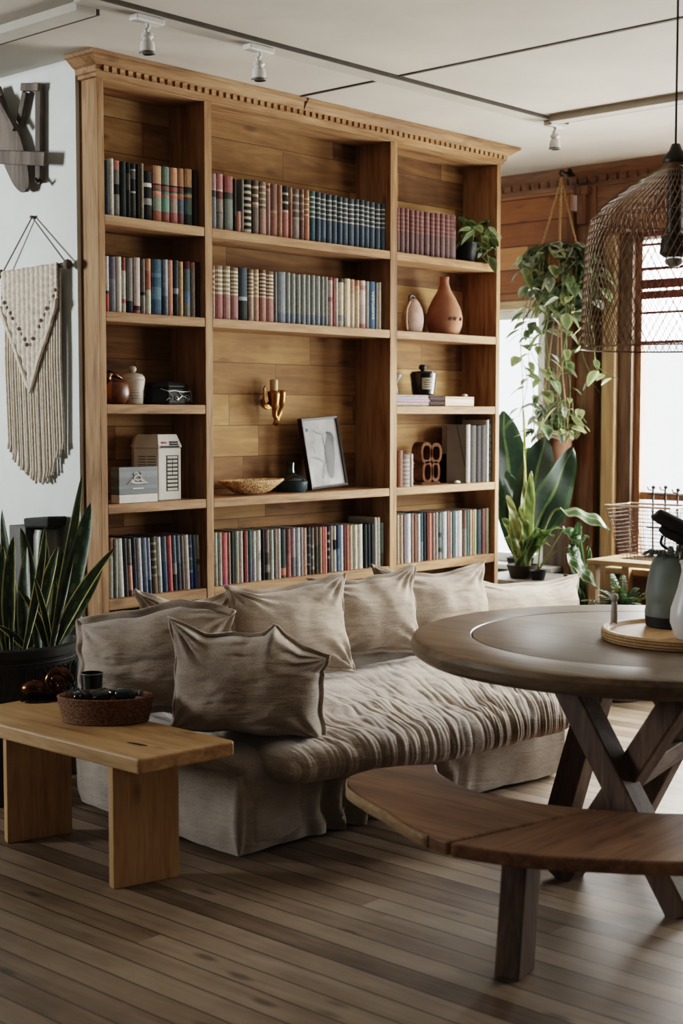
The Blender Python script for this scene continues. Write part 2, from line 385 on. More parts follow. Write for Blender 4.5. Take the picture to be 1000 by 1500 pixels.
# ================================================================== BOOKCASE
YF, YB = 4.32, 4.535
XL0, XL1 = 3.389, 3.42
DX = [(3.924, 3.963), (5.07, 5.118)]
XR0, XR1 = 5.892, 5.922
SZ = {1: 2.147, 2: 1.786, 3: 1.436, 4: 1.055, 5: .690}
TH = .037
BAYS = [(XL1, DX[0][0]), (DX[0][1], DX[1][0]), (DX[1][1], XR0)]
bc = thing('bookcase', 'tall honey-coloured pine bookcase with carved cornice built against the wall behind the sofa', 'bookcase', (4.65, 4.43, 0))
def bcp(name, mat, *boxes, bev=.002, label=None):
    q = MB()
    for bx in boxes: q.box(*bx)
    return q.build(name, mat, bc, bev=bev, label=label)
bcp('side_panel', M['pineZ'], (XL0, XL1, YF, 4.56, 0, 2.665))
bcp('side_panel', M['pineZ'], (XR0, XR1, YF, 4.56, 0, 2.665))
for a, c in DX: bcp('divider', M['pineZ'], (a, c, YF, YB, .02, 2.665))
for i, (a, c) in enumerate(BAYS):
    bcp('back_panel', M['back'], (a - .004, c + .004, YB, YB + .02, .05, 2.665), bev=0)
    for k, z in SZ.items():
        if k == 3 and i == 1: continue
        th = TH if k < 5 else .042
        bcp('shelf', M['pineX'], (a + .0005, c - .0005, YF + .001 + .0008 * rnd.random(), YB, z - th, z), bev=.003)
    bcp('plinth', M['shelf_darkX'], (a + .001, c - .001, YF + .015, YF + .035, 0, .1))
    bcp('top_board', M['pineX'], (a + .0005, c - .0005, YF + .002, YB, 2.643, 2.664))
# cornice: swept profile along front with a return on the white-wall side and the window side
q = MB()
pf = [(0, 2.645), (.012, 2.648), (.012, 2.66), (.02, 2.664), (.022, 2.684), (.034, 2.69), (.06, 2.712), (.07, 2.716), (.072, 2.7285), (-.03, 2.7285), (-.03, 2.668)]
pth = [(XL0, 4.424, -1, 0), (XL0, YF, -1, -1), (XR1, YF, 1, -1), (XR1, 4.56, 1, 0)]
q.loft([[(x + sx * d, y + sy * d, z) for d, z in pf] for x, y, sx, sy in pth])
q.build('cornice', M['pineX'], bc)
q = MB(); k = XL0 + .01
while k < XR1 - .015:
    q.box(k, k + .022, YF - .031, YF - .018, 2.667, 2.687); k += .0385
q.build('dentil_moulding', M['pineX'], bc)
q = MB(); q.tube([(onY(452, 146, YF - .075).x, YF - .0725, 2.728), (onY(450, 156, YF - .07).x, YF - .066, 2.712), (onY(447, 170, YF - .04).x, YF - .034, 2.69)], [.006, .004, .002], 5); q.build('split', M['darkline'], bc)

# ================================================================== BOOKS
ORD = ['', 'first', 'second', 'third', 'fourth', 'fifth', 'sixth', 'seventh', 'eighth', 'ninth', 'tenth', 'eleventh', 'twelfth', 'thirteenth', 'fourteenth', 'fifteenth', 'sixteenth', 'seventeenth', 'eighteenth', 'nineteenth', 'twentieth']
def ordw(n):
    if n <= 20: return ORD[n]
    t = {2: 'twenty', 3: 'thirty', 4: 'forty'}[n // 10]
    return t + ('-' + ORD[n % 10] if n % 10 else '') if n % 10 else {'twenty': 'twentieth', 'thirty': 'thirtieth', 'forty': 'fortieth'}[t]
BK = .92
def make_book(w, h, d, segs, label, group, loc, ry=0.0, rz=0.0, bulge=.0035, pages=True, letters=None, cat='book'):
    """upright book: spine at local y=0 facing -Y, x centred, z from 0"""
    t = thing('book', label, cat, loc, group, (0, ry, rz))
    bulge = min(.006, w * .3); th = min(.0022, w * .18); ins = .003
    arc = []
    for k in range(5):
        a = -1 + k / 2
        arc.append((a * (w / 2), -bulge * (1 - a * a) ** .8))
    out = [(-w / 2, d)] + [(x, y + bulge) for x, y in arc] + [(w / 2, d)]
    inn = [(-w / 2 + th, d)] + [(-w / 2 + th, bulge + th)] + [(x * (1 - 2 * th / w), y + bulge + th) for x, y in arc[1:4]] + [(w / 2 - th, bulge + th)] + [(w / 2 - th, d)]
    q = MB(); zs = [h]; cols = []
    for fr, c in segs: zs.append(max(0.0, h * (1 - fr))); cols.append(lin(c, BK))
    zs[-1] = 0.0
    R = [[q.v((x, y, z)) for x, y in out] for z in zs]
    for i in range(len(cols)):
        for j in range(len(out) - 1): q.f([R[i][j], R[i][j + 1], R[i + 1][j + 1], R[i + 1][j]], 0, cols[i])
    T = [q.v((x, y, h)) for x, y in inn]; B = [q.v((x, y, 0)) for x, y in inn]
    for j in range(len(inn) - 1):
        q.f([T[j], T[j + 1], B[j + 1], B[j]], 0, cols[0])
        q.f([R[0][j], R[0][j + 1], T[j + 1], T[j]], 0, cols[0]); q.f([R[-1][j], R[-1][j + 1], B[j + 1], B[j]], 0, cols[-1])
    q.f([R[0][0], T[0], B[0]] + [R[i][0] for i in range(len(zs) - 1, 0, -1)], 0, cols[0]); q.f([R[0][-1], T[-1], B[-1]] + [R[i][-1] for i in range(len(zs) - 1, 0, -1)], 0, cols[0])
    q.build('cover', M['cloth'], t, local=True)
    if pages:
        q = MB(); q.box(-w / 2 + th * 1.05, w / 2 - th * 1.05, bulge + th * 1.1, d - ins, ins * .6, h - ins); q.build('page_block', M['pages'], t, local=True)
    if letters:
        txt, colr, size = letters
        cu = bpy.data.curves.new('lettering', 'FONT'); cu.body = txt; cu.size = size; cu.align_x = 'CENTER'; cu.align_y = 'CENTER'; cu.extrude = .0003
        tmp = bpy.data.objects.new('tmp', cu); me = tmp.to_mesh().copy(); tmp.to_mesh_clear(); bpy.data.objects.remove(tmp)
        me.materials.clear(); ob = bpy.data.objects.new('spine_lettering', me); C.objects.link(ob); ob.parent = t
        ob.matrix_local = Matrix.Translation((0, -.0009, h * .5)) @ Matrix.Rotation(PI / 2, 4, 'X') @ Matrix.Rotation(PI / 2, 4, 'Z')
        mk = colr + '_lettering'
        if mk not in M: M[mk] = plain(mk, {'white': 'd8d4c8', 'dark': '2a2826'}[colr], .6)
        me.materials.append(M[mk])
    return t
def bands(a, bcol, n, top=0.0, bot=1.0, duty=.4):
    s = []; L = bot - top
    if top > 0: s.append((top, a))
    for k in range(n):
        s.append((top + L * (k + 1 - duty) / n, a)); s.append((top + L * (k + 1) / n, bcol))
    return s
BAYN = ['left bay', 'middle bay', 'right bay']; SHN = {1: 'top shelf', 2: 'second shelf', 5: 'bottom shelf'}
def row(bay, sh, items, top0, top1, setback=.025, depth=.165, lean=None, gname=''):
    """items: (px_left, px_right, segs, description[, top_px override]); spines stand on a real plane inside the bay"""
    Y = YF + setback; z = SZ[sh] + .0006; xa, xb = items[0][0], items[-1][1]; yz = 605
    last = -9
    for i, it in enumerate(items):
        x0, x1, segs, desc = it[:4]
        tp = it[4] if len(it) > 4 and it[4] else lerp(top0, top1, (x0 - xa) / (xb - xa)) + rnd.uniform(-.8, .8)
        X0 = onY(x0, tp, Y).x; X1 = onY(x1, tp, Y).x
        X0 = max(X0, last + .0006, BAYS[bay][0] + .001); X1 = min(X1, BAYS[bay][1] - .001)
        if X1 - X0 < .003: continue
        last = X1
        dw = min(.0022, (X1 - X0) * .09); X0 += dw * .5; X1 -= dw * .5
        h = min(onY((x0 + x1) / 2, tp, Y).z - z, (SZ.get(sh - 1, 2.69) - TH if sh > 1 else 2.64) - z - .004)
        ry = -math.radians(lean(i)) if lean else 0.0
        w = (X1 - X0) * (math.cos(ry) if ry else 1) - (.0012 if ry else 0)
        if isinstance(segs, str): segs = [(1.0, segs)]
        lab = f'{desc} {ordw(i + 1)} from left on the {SHN[sh]}, {BAYN[bay]}'
        zz = z + (w / 2 * math.sin(-ry) if ry else 0) + .0002
        make_book(w, h, min(depth + rnd.uniform(-.008, .008), YB - Y - .012), segs, lab, f'books on the {SHN[sh]} of the {BAYN[bay]}', ((X0 + X1) / 2, Y + rnd.uniform(0, .004), zz), ry, 0, letters=it[5] if len(it) > 5 else None)

pl = lambda a, g, c, d: [(.32, a), (.345, '2c2018'), (.42, d), (.45, '3a5a48'), (.5, a), (.55, c), (.8, g), (1, d)]
row(0, 1, [
 (155, 161, [(.8, '3a4a4c'), (1, '31485c')], 'slim dark teal book'), (161, 168, 'c9c4b6', 'slim white book', 232),
 (168.5, 177, [(.16, 'b1614f'), (.42, '6b6a62'), (.6, '24241f'), (1, '77756b')], 'grey book with red top', 235),
 (177.5, 186, [(.9, '2d3331'), (1, '26363a')], 'charcoal book'), (186.5, 192, [(.2, '262a28'), (.5, '55544c'), (1, '2a2f2d')], 'slim dark grey book'),
 (192.5, 200.5, [(.1, '22231f'), (.13, '9d9b90'), (.28, '5a5952'), (.32, '24241f'), (.5, '24241f'), (.53, 'b0aea2'), (1, '3a3832')], 'black book with white spine marks'),
 (201, 206, '1f201c', 'thin black book'), (206.5, 211, [(1, '8d826c')], 'thin tan book', 239.5),
 (212.5, 224, [(.24, '1d1d1b'), (.32, 'd2cfc4'), (.55, '1d1d1b'), (.68, '8b8980'), (1, '1d1d1b')], 'black book with white labels', 250.5),
 (225.5, 238, pl('b07c4c', '7d8a72', 'b35f3c', '8a4426'), 'orange and sage banded book'), (239, 250, pl('5f7566', '5d9078', 'a8604e', '7d463a'), 'green and red banded book'),
 (251, 261.5, pl('bc7c50', '94806e', 'b0553f', '94493a'), 'coral and grey banded book'), (262, 271, pl('a06a38', '4f5f6c', '9a5436', '6d4040'), 'brown and blue banded book'),
 (271.5, 282.5, pl('a5743f', '45584f', '6a4238', '29332f'), 'ochre and dark green banded book'), (284, 291, '2e2019', 'dark brown book')], 235, 250)
row(0, 2, [
 (155, 161, [(.62, 'b9bcc0'), (.68, '3a3a3c'), (1, '9b3028')], 'white book with red foot'), (162, 171.5, [(.4, '5d5763'), (1, '6a6d74')], 'grey violet book'),
 (172, 179.5, 'cfc8b6', 'cream book'), (180, 185.5, [(.24, '8a3a2c'), (.75, 'c5bda8'), (.83, 'b3533f'), (1, 'bfb698')], 'cream book with red blocks'),
 (187, 196, [(.78, '74726c'), (1, '22282c')], 'grey book with black foot'), (197.5, 207, [(.86, 'c1ada0'), (.94, '4a1c14'), (1, '8d5f4c')], 'pinkish cream book'),
 (208, 213.5, [(.6, '716a62'), (.66, '2b2b2b'), (1, '8e8d86')], 'slim grey book'), (214.5, 222, [(.22, 'b9743c'), (.56, 'a24f22'), (1, 'c4b89a')], 'orange topped cream book'),
 (223, 237.5, [(.25, '25495a'), (.32, '3d6474'), (.5, '23475a'), (.72, '3f6470'), (1, '20425a')], 'thick petrol blue book'),
 (240.5, 247, [(.5, '9fb0bb'), (.65, '8b9eb0'), (1, '5c7382')], 'pale blue book'), (247.5, 255, 'b0714f', 'salmon brown book'),
 (256, 263, [(.5, '354349'), (.6, '8a97a0'), (1, '2b3430')], 'dark slate book'), (264, 270, 'c79b66', 'straw yellow book'),
 (272, 280, [(.14, '5a2029'), (.55, '566b73'), (.75, '56789a'), (1, '7b8078')], 'blue grey book with maroon top'), (281, 287, [(.1, '9b6a5c'), (1, '8d7f6f')], 'mottled taupe book'),
 (289, 297, '3e231e', 'dark maroon book')], 375, 385)
cb = lambda t, m, lo, n=3: bands(t, 'b8a684', n, 0, .45, .3) + [(.5, m), (1, lo)]
row(1, 1, [
 (311, 318, [(.28, '9a7a78'), (.3, 'b5a890'), (.42, '3a403c'), (1, '6e7478')], 'pink and grey leather book'), (319, 328, [(.28, '9f5f56'), (.31, 'c0a890'), (.45, '5f2f2a'), (.68, '7c7264'), (.7, '4a463e'), (1, '6f695d')], 'red topped leather book'),
 (331, 343, [(.3, '8a4638'), (.42, '3a4238'), (1, '6d7568')], 'thick red and moss green book'), (344, 347.3, [(.7, '3d3a34'), (1, '2a2a26')], 'very thin dark booklet', 262),
 (347.6, 354, [(1, 'b06a48')], 'short orange paperback', 309.5), (355, 358.5, '80807a', 'thin grey booklet'),
 (359.5, 369.5, bands('221e1a', 'b7a888', 8, .02, .97, .42), 'black book with cream bands'),
 (371.5, 380, cb('544438', '8a6a52', '665a4e'), 'brown leather book with bands'), (382, 391, cb('75604a', '54584a', '99705e', 4), 'tan leather book with bands'),
 (391.8, 397, [(.04, 'c09858'), (.1, '8a3a2a'), (.15, 'c0a070'), (1, '9c7768')], 'slim pink grey book'), (398.5, 407.5, [(.5, '6d4a3a'), (.55, '9a6a50'), (1, '7e4c3a')], 'russet leather book'),
 (409, 415.3, '96684a', 'light brown book'), (416, 424, bands('2b2622', 'b79f84', 3, 0, .5, .25) + [(1, '9c5a48')], 'black and brick red book'),
 (425.5, 430.3, [(.3, '9a7458'), (1, '8a5138')], 'slim rust book'), (431, 440, bands('5a4c44', '8f8070', 4, 0, .6, .3) + [(1, '796a60')], 'grey brown banded book'),
 (441.5, 447, bands('7d5c4a', 'a28a6c', 4, 0, .6, .3) + [(1, '75564a')], 'slim umber book with bands'), (448, 454.5, bands('94602e', 'cfbf9a', 4, .08, .5, .25) + [(1, 'a8623c')], 'orange leather book with bands')]
 + [(a, c, bands('3f4a50' if j else '3c5550', 'b3ad9c', 5, .04, .52, .3) + [(1, '43525e' if j else '2f4a50')], ('dark teal' if j == 0 else 'navy') + ' volume with silver bands')
    for j, (a, c) in enumerate([(456, 463.3), (464.8, 471), (472.6, 479.4), (480.8, 487.5), (489, 495.3), (497, 503), (504.8, 511.5), (513.3, 520.5), (521.7, 527.4), (529.2, 535.2), (537, 543), (544.8, 551), (552.3, 558.3), (560.2, 567.8)])], 254, 301)
rb = lambda t, lo, n=6: bands(t, 'c2b492', n, .03, .53, .45) + [(1, lo)]
row(1, 2, [
 (311.5, 316.7, rb('8a5a4c', '998672', 5), 'red and cream banded law book'), (317.3, 328, rb('7d6a52', '8c4a44'), 'maroon law book with cream bands'),
 (329, 339.5, rb('80745a', '93685a'), 'rose law book with cream bands'), (340, 350.5, rb('7a6248', '8e5a52', 7), 'plum law book with cream bands'),
 (351.5, 363.5, [(.1, '303a40'), (.55, '343f46'), (.62, '8d949a'), (1, '20221f')], 'thick black book with grey label'),
 (365.5, 373, rb('7d5f4c', '9c8270', 7), 'pale brown law book with bands'), (373.5, 381, rb('9c7a4c', 'a07058', 6), 'amber law book with bands'),
 (382, 391, rb('6a3f34', '965f50', 7), 'red law book with cream bands'), (391.7, 402, rb('6d4a34', '92594a', 7), 'oxblood law book with cream bands'),
 (403.5, 407.3, '7d7f7c', 'thin grey booklet')]
 + [(a, c, [(.8, '8d9088' if j else '70787a'), (1, '77808a' if j else '586470')], 'plain grey cloth volume')
    for j, (a, c) in enumerate([(408.5, 419.5), (421, 427), (428.2, 434.3), (436, 441.6), (443.2, 449), (450.4, 456), (457.5, 463), (465, 471), (472.2, 476.5), (477, 481.3)])]
 + [(482.7, 488.3, [(.06, '8a3430'), (.12, 'bfb4a4'), (.4, 'b8a090'), (.5, '9a5a50'), (1, 'b39084')], 'red and white paperback'), (489, 491.5, '84322e', 'thin crimson booklet'), (491.8, 496.7, [(.7, 'b8aea0'), (1, 'a89c8c')], 'white paperback'),
    (498.5, 505, [(.08, '4a2f2c'), (.75, 'c0b49c'), (.88, '8a8690'), (1, 'aaa294')], 'ivory paperback with dark top'), (506.5, 514.3, 'c3b494', 'cream paperback'),
    (515, 521, [(.3, 'b3836a'), (1, 'bda48c')], 'peach paperback'), (523, 528.5, [(.12, 'b0683c'), (1, 'c4ac84')], 'cream paperback with orange top'),
    (529.3, 536.8, [(.1, 'bca69c'), (.2, 'a8756c'), (.5, 'c4b0a4'), (.9, 'b39a92'), (1, '9a5a50')], 'pink mottled paperback'), (537.4, 541.8, '98948c', 'slim grey paperback'),
    (543, 551.3, [(1, '2f5670')], 'blue paperback with white lettering', None, ('ZAXOTUZZA', 'white', .021)), (552.2, 555, '8e8f8c', 'thin silver booklet'), (556, 560.3, 'c6b79c', 'slim ivory paperback')], 388.5, 414.5)
row(2, 1, [(a, c, bands('6b3f3a', '875a4e', 5, .05, .5, .3) + [(1, '644844')], 'burgundy encyclopedia volume')
 for a, c in [(582, 587), (588.2, 594.3), (595.7, 601.3), (603, 609), (610.3, 615.8), (616.7, 623), (625, 631.5), (632.5, 638.3), (639.3, 645.6), (646.8, 653.2), (654, 660), (661, 669.5)]], 304, 317)
def leanF(i): return 0 if i < 2 else 2.6
row(0, 5, [
 (160.5, 168, [(.3, '6b463a'), (1, '8e948c')], 'grey record sleeve with brown top', 788), (168.5, 173, '8b938c', 'thin grey record sleeve'),
 (175.5, 184, 'bfc1ba', 'pale grey hardback'), (184.3, 189.5, '47494a', 'charcoal hardback'), (190, 196, [(.42, '76746e'), (.46, '50606a'), (.9, 'd08a6c'), (1, '6a4a34')], 'grey hardback with orange label'),
 (197, 203, [(.5, '3b3c42'), (1, '2b3c4a')], 'ink blue hardback'), (203.4, 210.6, 'b9b4ba', 'lilac white hardback'), (211, 218.5, [(.7, '64707c'), (1, '4f5d74')], 'slate blue hardback'),
 (219, 224, [(.75, '8b93b0'), (1, '42546c')], 'lavender blue hardback'), (224.5, 232.5, bands('4a4434', '8b7f56', 5, 0, .7, .3) + [(1, '6d563e')], 'speckled brown hardback'),
 (233, 239.5, [(.7, 'c6c8c4'), (1, 'a9b4ac')], 'white hardback'), (240.5, 247.5, [(.45, '54626c'), (1, '3d4c68')], 'steel blue hardback'), (248, 255, 'b5443c', 'bright red hardback'),
 (255.5, 261, [(.5, '5f6f7c'), (.7, '87979c'), (1, '3f4b50')], 'blue grey hardback'), (261.5, 267.5, [(.5, '5a6b76'), (1, '4e4e52')], 'dusk blue hardback'), (268, 272.5, '7b6d68', 'mauve brown hardback'),
 (273, 279.5, [(.6, 'ccc2b2'), (1, 'c9b8b2')], 'ivory hardback'), (280, 285, bands('47586a', '75889a', 3, 0, .7, .2) + [(1, '2f4668')], 'navy spotted hardback'), (285.5, 290.5, [(.5, '4c5768'), (1, '24406e')], 'royal blue hardback'),
 (291, 296, [(.45, '9a8a72'), (.55, '6d4c38'), (1, '9c8d76')], 'beige hardback')], 790.5, 782.5, lean=leanF, depth=.17)
row(1, 5, [
 (315.8, 321, [(.6, 'a3aaa2'), (1, '8f958c')], 'pale sage hardback'), (322, 327.3, [(.6, '9a9c8a'), (1, 'a8aca2')], 'moss grey hardback'), (327.8, 336, [(.85, 'b83f3e'), (1, 'a8305a')], 'scarlet hardback'),
 (336.3, 338.8, 'b8a88c', 'thin cream booklet'), (339.2, 344.5, [(.4, '2d2f2c'), (1, '22303e')], 'black blue hardback'), (345, 352, [(.5, '7d8878'), (1, '8d8468')], 'green grey hardback'),
 (352.6, 358.5, 'c3b0a6', 'blush hardback'), (359, 361, '7d2a22', 'thin dark red booklet'), (361.3, 364.3, 'b56a62', 'thin coral booklet'), (365, 371, [(.6, '44605e'), (1, '45586a')], 'teal hardback'),
 (371.5, 377.2, [(.55, 'c6c4b4'), (1, 'bdb6ba')], 'white hardback'), (377.5, 384, [(.5, 'c9c6b6'), (1, 'c3bfae')], 'white hardback with black lettering', None, ('OUBLI', 'dark', .014)), (384.4, 389.6, '17181a', 'black hardback'),
 (390, 396.7, [(.45, '7b6656'), (.7, '4e4138'), (.85, '7f7c76'), (1, '332e2a')], 'brown pictorial hardback'), (397.3, 402.8, [(.6, 'a9b8a8'), (1, 'c2ccc0')], 'mint hardback'), (403.2, 407.8, '85766c', 'taupe hardback'),
 (408.3, 412.6, 'c9c0b4', 'slim white hardback'), (413.2, 421, [(.8, '2c3c38'), (.95, 'a4552e'), (1, '3a4a2c')], 'bottle green hardback'), (421.5, 428.6, [(.5, '744034'), (1, '8f4a3c')], 'brick brown hardback'),
 (429, 435.5, [(.6, '9a858a'), (1, '6d6470')], 'dusty pink hardback'), (436, 442, [(1, 'a9b6b4')], 'pale blue hardback'), (442.3, 446.2, 'a28a88', 'rose grey hardback'), (446.6, 451.5, 'c09678', 'peach hardback'),
 (452, 457.3, bands('2e3a4a', '5f6b78', 4, 0, .8, .2) + [(1, '3d3436')], 'navy speckled hardback'), (457.8, 462.3, bands('7d6850', 'a89468', 3, .2, .9, .3) + [(1, '5a4a34')], 'mustard brown hardback'),
 (462.8, 468.5, [(.4, '5a4c3e'), (1, '333c2e')], 'olive black hardback'), (468.9, 473, 'a48c70', 'sand hardback'), (473.3, 476, 'b0483a', 'thin vermilion booklet'), (476.3, 481, 'c26a58', 'coral hardback'),
 (481.4, 484.8, bands('2b2a30', '9a9490', 4, 0, .7, .35) + [(1, '3c383a')], 'slim black and white hardback'), (485.2, 489.6, '8c8074', 'stone hardback'), (490, 494.3, [(.3, 'c4b8a0'), (.52, '1f1d1b'), (1, 'cbc6ba')], 'ivory hardback with black spot'),
 (494.7, 499, [(.5, '26405a'), (1, '4a6a8c')], 'cobalt hardback'), (499.4, 505, [(.6, 'a9b8c8'), (1, 'b6bdb4')], 'ice blue hardback'), (505.5, 508.3, '6c3c3c', 'thin plum booklet'), (508.6, 512.8, 'b85a38', 'burnt orange hardback'),
 (513.3, 518.7, 'b3a892', 'beige hardback'), (519.2, 525.3, [(.6, 'bfb79c'), (1, 'c3bba4')], 'buttermilk hardback'), (525.8, 533, 'bfbcac', 'pale stone hardback'),
 (533.8, 539.5, '1e2526', 'black green hardback'), (540, 544.7, '272f30', 'charcoal hardback'), (545, 549.5, '2a3334', 'slate black hardback'),
 (550, 554, 'c3bfb2', 'tall white hardback', 758.5), (555, 559, 'd0ccc0', 'tall ivory hardback', 758), (560, 565.2, [(.7, '7f8f80'), (1, '6a6a5c')], 'sage green hardback'), (565.6, 568.8, 'b08a78', 'slim pink brown hardback')],
 781, 766, lean=lambda i: .9, depth=.17)
row(2, 5, [
 (583.2, 587, 'b9ac94', 'oatmeal hardback'), (587.4, 591.8, 'b3a086', 'tan cream hardback'), (592.2, 596.7, '75636a', 'mauve hardback'), (597.2, 604.2, [(.5, 'b7c3c8'), (1, 'c6cbc9')], 'powder blue hardback'),
 (604.6, 607.2, 'a98a7c', 'thin pink booklet'), (607.6, 612.3, '7c4c32', 'chestnut hardback'), (612.7, 617, 'd3d4d2', 'white hardback'), (617.4, 621, [(.6, '3e5a68'), (1, '6d7c84')], 'slim blue hardback'),
 (621.4, 625.2, '20262e', 'midnight hardback'), (625.6, 628.4, '4d2a22', 'thin dark brown booklet'), (628.8, 634, 'c05a38', 'bright orange hardback'), (635.5, 639.3, '8a7e76', 'warm grey hardback'), (639.6, 643, 'a59a90', 'light taupe hardback'),
 (643.5, 649, bands('5f6c68', '2f3432', 2, .2, .85, .3) + [(1, '747a70')], 'grey green hardback with black marks'), (649.6, 656, [(1, 'b3bbbc')], 'silver blue hardback'), (656.4, 659.6, '9a6258', 'thin rose booklet'), (660, 663, 'b8a292', 'thin shell pink booklet'),
 (663.4, 667.6, '3a5454', 'deep teal hardback'), (668, 671.6, 'aebfd2', 'sky blue hardback'), (672.2, 679, [(.5, 'b9b2a0'), (1, 'c6b4aa')], 'cream hardback'), (680, 685, [(.4, '6a4c40'), (1, '7d7468')], 'cocoa hardback'),
 (685.4, 688.6, '4a6a68', 'slim teal hardback'), (689, 692, 'b7a690', 'thin buff booklet'), (692.4, 695.6, '9a7046', 'thin caramel booklet'), (696, 699.3, [(.5, 'b8b096'), (1, '9fb486')], 'pale green hardback'),
 (699.8, 706.8, '223438', 'inky green hardback'), (707.2, 712.4, '6a3430', 'maroon hardback'), (712.8, 717.5, '8a8a6c', 'olive hardback')], 754.5, 744.8, lean=lambda i: .7, depth=.17)
# ================================================================== SOFA
sofa = thing('sofa', 'low slipcovered linen sofa with a deep ruched seat in front of the bookcase', 'sofa', (4.0, 3.6, 0))
SF = [(0, (3.085, 3.02)), (.25, (3.42, 2.93)), (.6, (3.92, 2.87)), (1, (4.28, 2.79))]
SB = [(0, (3.30, 4.02)), (1, (5.86, 3.98))]
def seat_edge(pts, u): return Vector((interp([(a, c[0]) for a, c in pts], u), interp([(a, c[1]) for a, c in pts], u)))
def seat_pt(u, v, sgn):
    # u along the front, v from back (0) to front (1)
    e = (u - .5) * 2; w = v * 2 - 1
    ue = .5 + .5 * e
    P = seat_edge(SB, ue) * (1 - v) + seat_edge(SF, ue) * v
    zc = .298 + .01 * math.sin(u * 9) * v
    thick = .064 + .012 * v
    k = max(0, 1 - abs(e) ** 14) ** .5 * max(0, 1 - abs(w) ** 9) ** .55
    # gathers run front to back and deepen over the front edge
    ph = u * 84 + 5.0 * fbm((u * 4, v * 1.5, 0), 1.0) + 2.4 * fbm((u * 13, v * 2.0, 3), 1.0); ph2 = u * 190 + 7 * fbm((u * 6, v * 1.8, 6), 1.0)
    g = (abs(math.sin(ph)) ** .6 - .62 + .34 * (abs(math.sin(ph2)) ** .7 - .6)) * (.35 + .65 * (.5 + .5 * noise.noise(Vector((u * 17, v * 3, 1)))))
    amp = (.0045 + .0075 * sstep(.3, .9, v)) * k
    sag = .014 * fbm((u * 3.3, v * 3, 8), 1.0) + .010 * fbm((u * 9, v * 6, 5), 1.0)
    z = zc + sgn * thick * k + (sag if sgn > 0 else 0) * k + g * amp * (1 if sgn > 0 else .6)
    out = (g * .012 + .006 * noise.noise(Vector((u * 30, 0, 4)))) * sstep(.85, 1, v)
    return Vector((P.x - out * .3, P.y - out, z))
q = MB(); NU, NV = 460, 70
def vv(j): t = j; return .5 - .5 * math.cos(PI * t)
q.grid(lambda u, v: seat_pt(u, vv(v), 1), NU, NV); q.grid(lambda u, v: seat_pt(u, vv(v), -1), NU, 30)
q.build('seat_cushion', M['linen'], sofa, True, weld=True)
# slipcovered base with hanging folds
base_path = [(3.10, 4.08), (3.05, 3.75), (3.035, 3.26), (3.06, 3.20), (3.3, 3.185), (3.7, 3.165), (4.15, 3.11), (4.56, 3.06), (4.635, 3.10), (5.0, 3.36), (5.5, 3.72), (5.86, 3.98), (5.84, 4.1), (4.5, 4.12)]
bp = smoothpath([(x, y, 0) for x, y in base_path] + [(3.10, 4.08, 0)], 22)[:-1]
nb = len(bp)
def base_pt(i, z):
    p = bp[i % nb]; d = (bp[(i + 1) % nb] - bp[i - 1]).normalized(); nrm = Vector((d.y, -d.x, 0))
    s = i * .012 * 3
    front = sstep(3.25, 3.5, p.x) * (1 - sstep(3.9, 4.2, p.x)) * (1 if p.y < 3.5 else 0)
    t = 1 - z / .30
    fold = front * .03 * math.sin(p.x * 62 + 3 * fbm((p.x * 4, z * 5, 0), 1.0) + z * 8) * (.4 + .6 * t)
    w = .012 * fbm((p.x * 3, p.y * 3, z * 3), 1.0) + .005 * fbm((p.x * 12, p.y * 12, z * 8), 1.0)
    bul = .02 * math.sin(PI * max(0, min(1, z / .34)))
    o = nrm * (fold + w + bul + .006 * t)
    hem = .022 + .012 * noise.noise(Vector((p.x * 3, p.y * 3, 2)))
    return Vector((p.x + o.x, p.y + o.y, hem + (.272 - hem) * (z / .30)))
q = MB(); q.grid(lambda i, j: base_pt(round(i * nb), j * .30), nb, 14, closeu=True)
q.build('slipcover_base', M['skirt'], sofa, True)
q = MB(); q.prism([(3.12, 3.3), (4.5, 3.16), (5.7, 4.0), (3.2, 4.02)], 0.001, .24); q.build('plinth', M['blackmat'], sofa)
# left arm: soft block under the arm cushions
def softbox(x0, x1, y0, y1, z0, z1, n=6, seed=0, nu=48, nv=30, wr=.01):
    cx, cy, cz = (x0 + x1) / 2, (y0 + y1) / 2, (z0 + z1) / 2; a, b_, c = (x1 - x0) / 2, (y1 - y0) / 2, (z1 - z0) / 2
    def fn(u, v):
        th = u * 2 * PI; ph = (v - .5) * PI
        f = lambda w: math.copysign(abs(w) ** (2 / n), w)
        x, y, z = f(math.cos(th)) * f(math.cos(ph)), f(math.sin(th)) * f(math.cos(ph)), f(math.sin(ph))
        p = Vector((cx + a * x, cy + b_ * y, cz + c * z))
        d = wr * fbm((p.x * 6 + seed, p.y * 6, p.z * 6), 1.0) + wr * .5 * fbm((p.x * 18 + seed, p.y * 18, p.z * 26), 1.0)
        return p + Vector((x, y, z)).normalized() * d
    return fn
q = MB(); q.grid(softbox(3.03, 3.34, 3.17, 4.06, .02, .338, 7, 3, 72, 40), 72, 40, closeu=True); q.build('arm', M['skirt'], sofa, True, weld=True)
q = MB(); q.grid(softbox(3.32, 5.84, 4.06, 4.15, .05, .46, 8, 9, 72, 24), 72, 24, closeu=True); q.build('backrest', M['skirt'], sofa, True, weld=True)

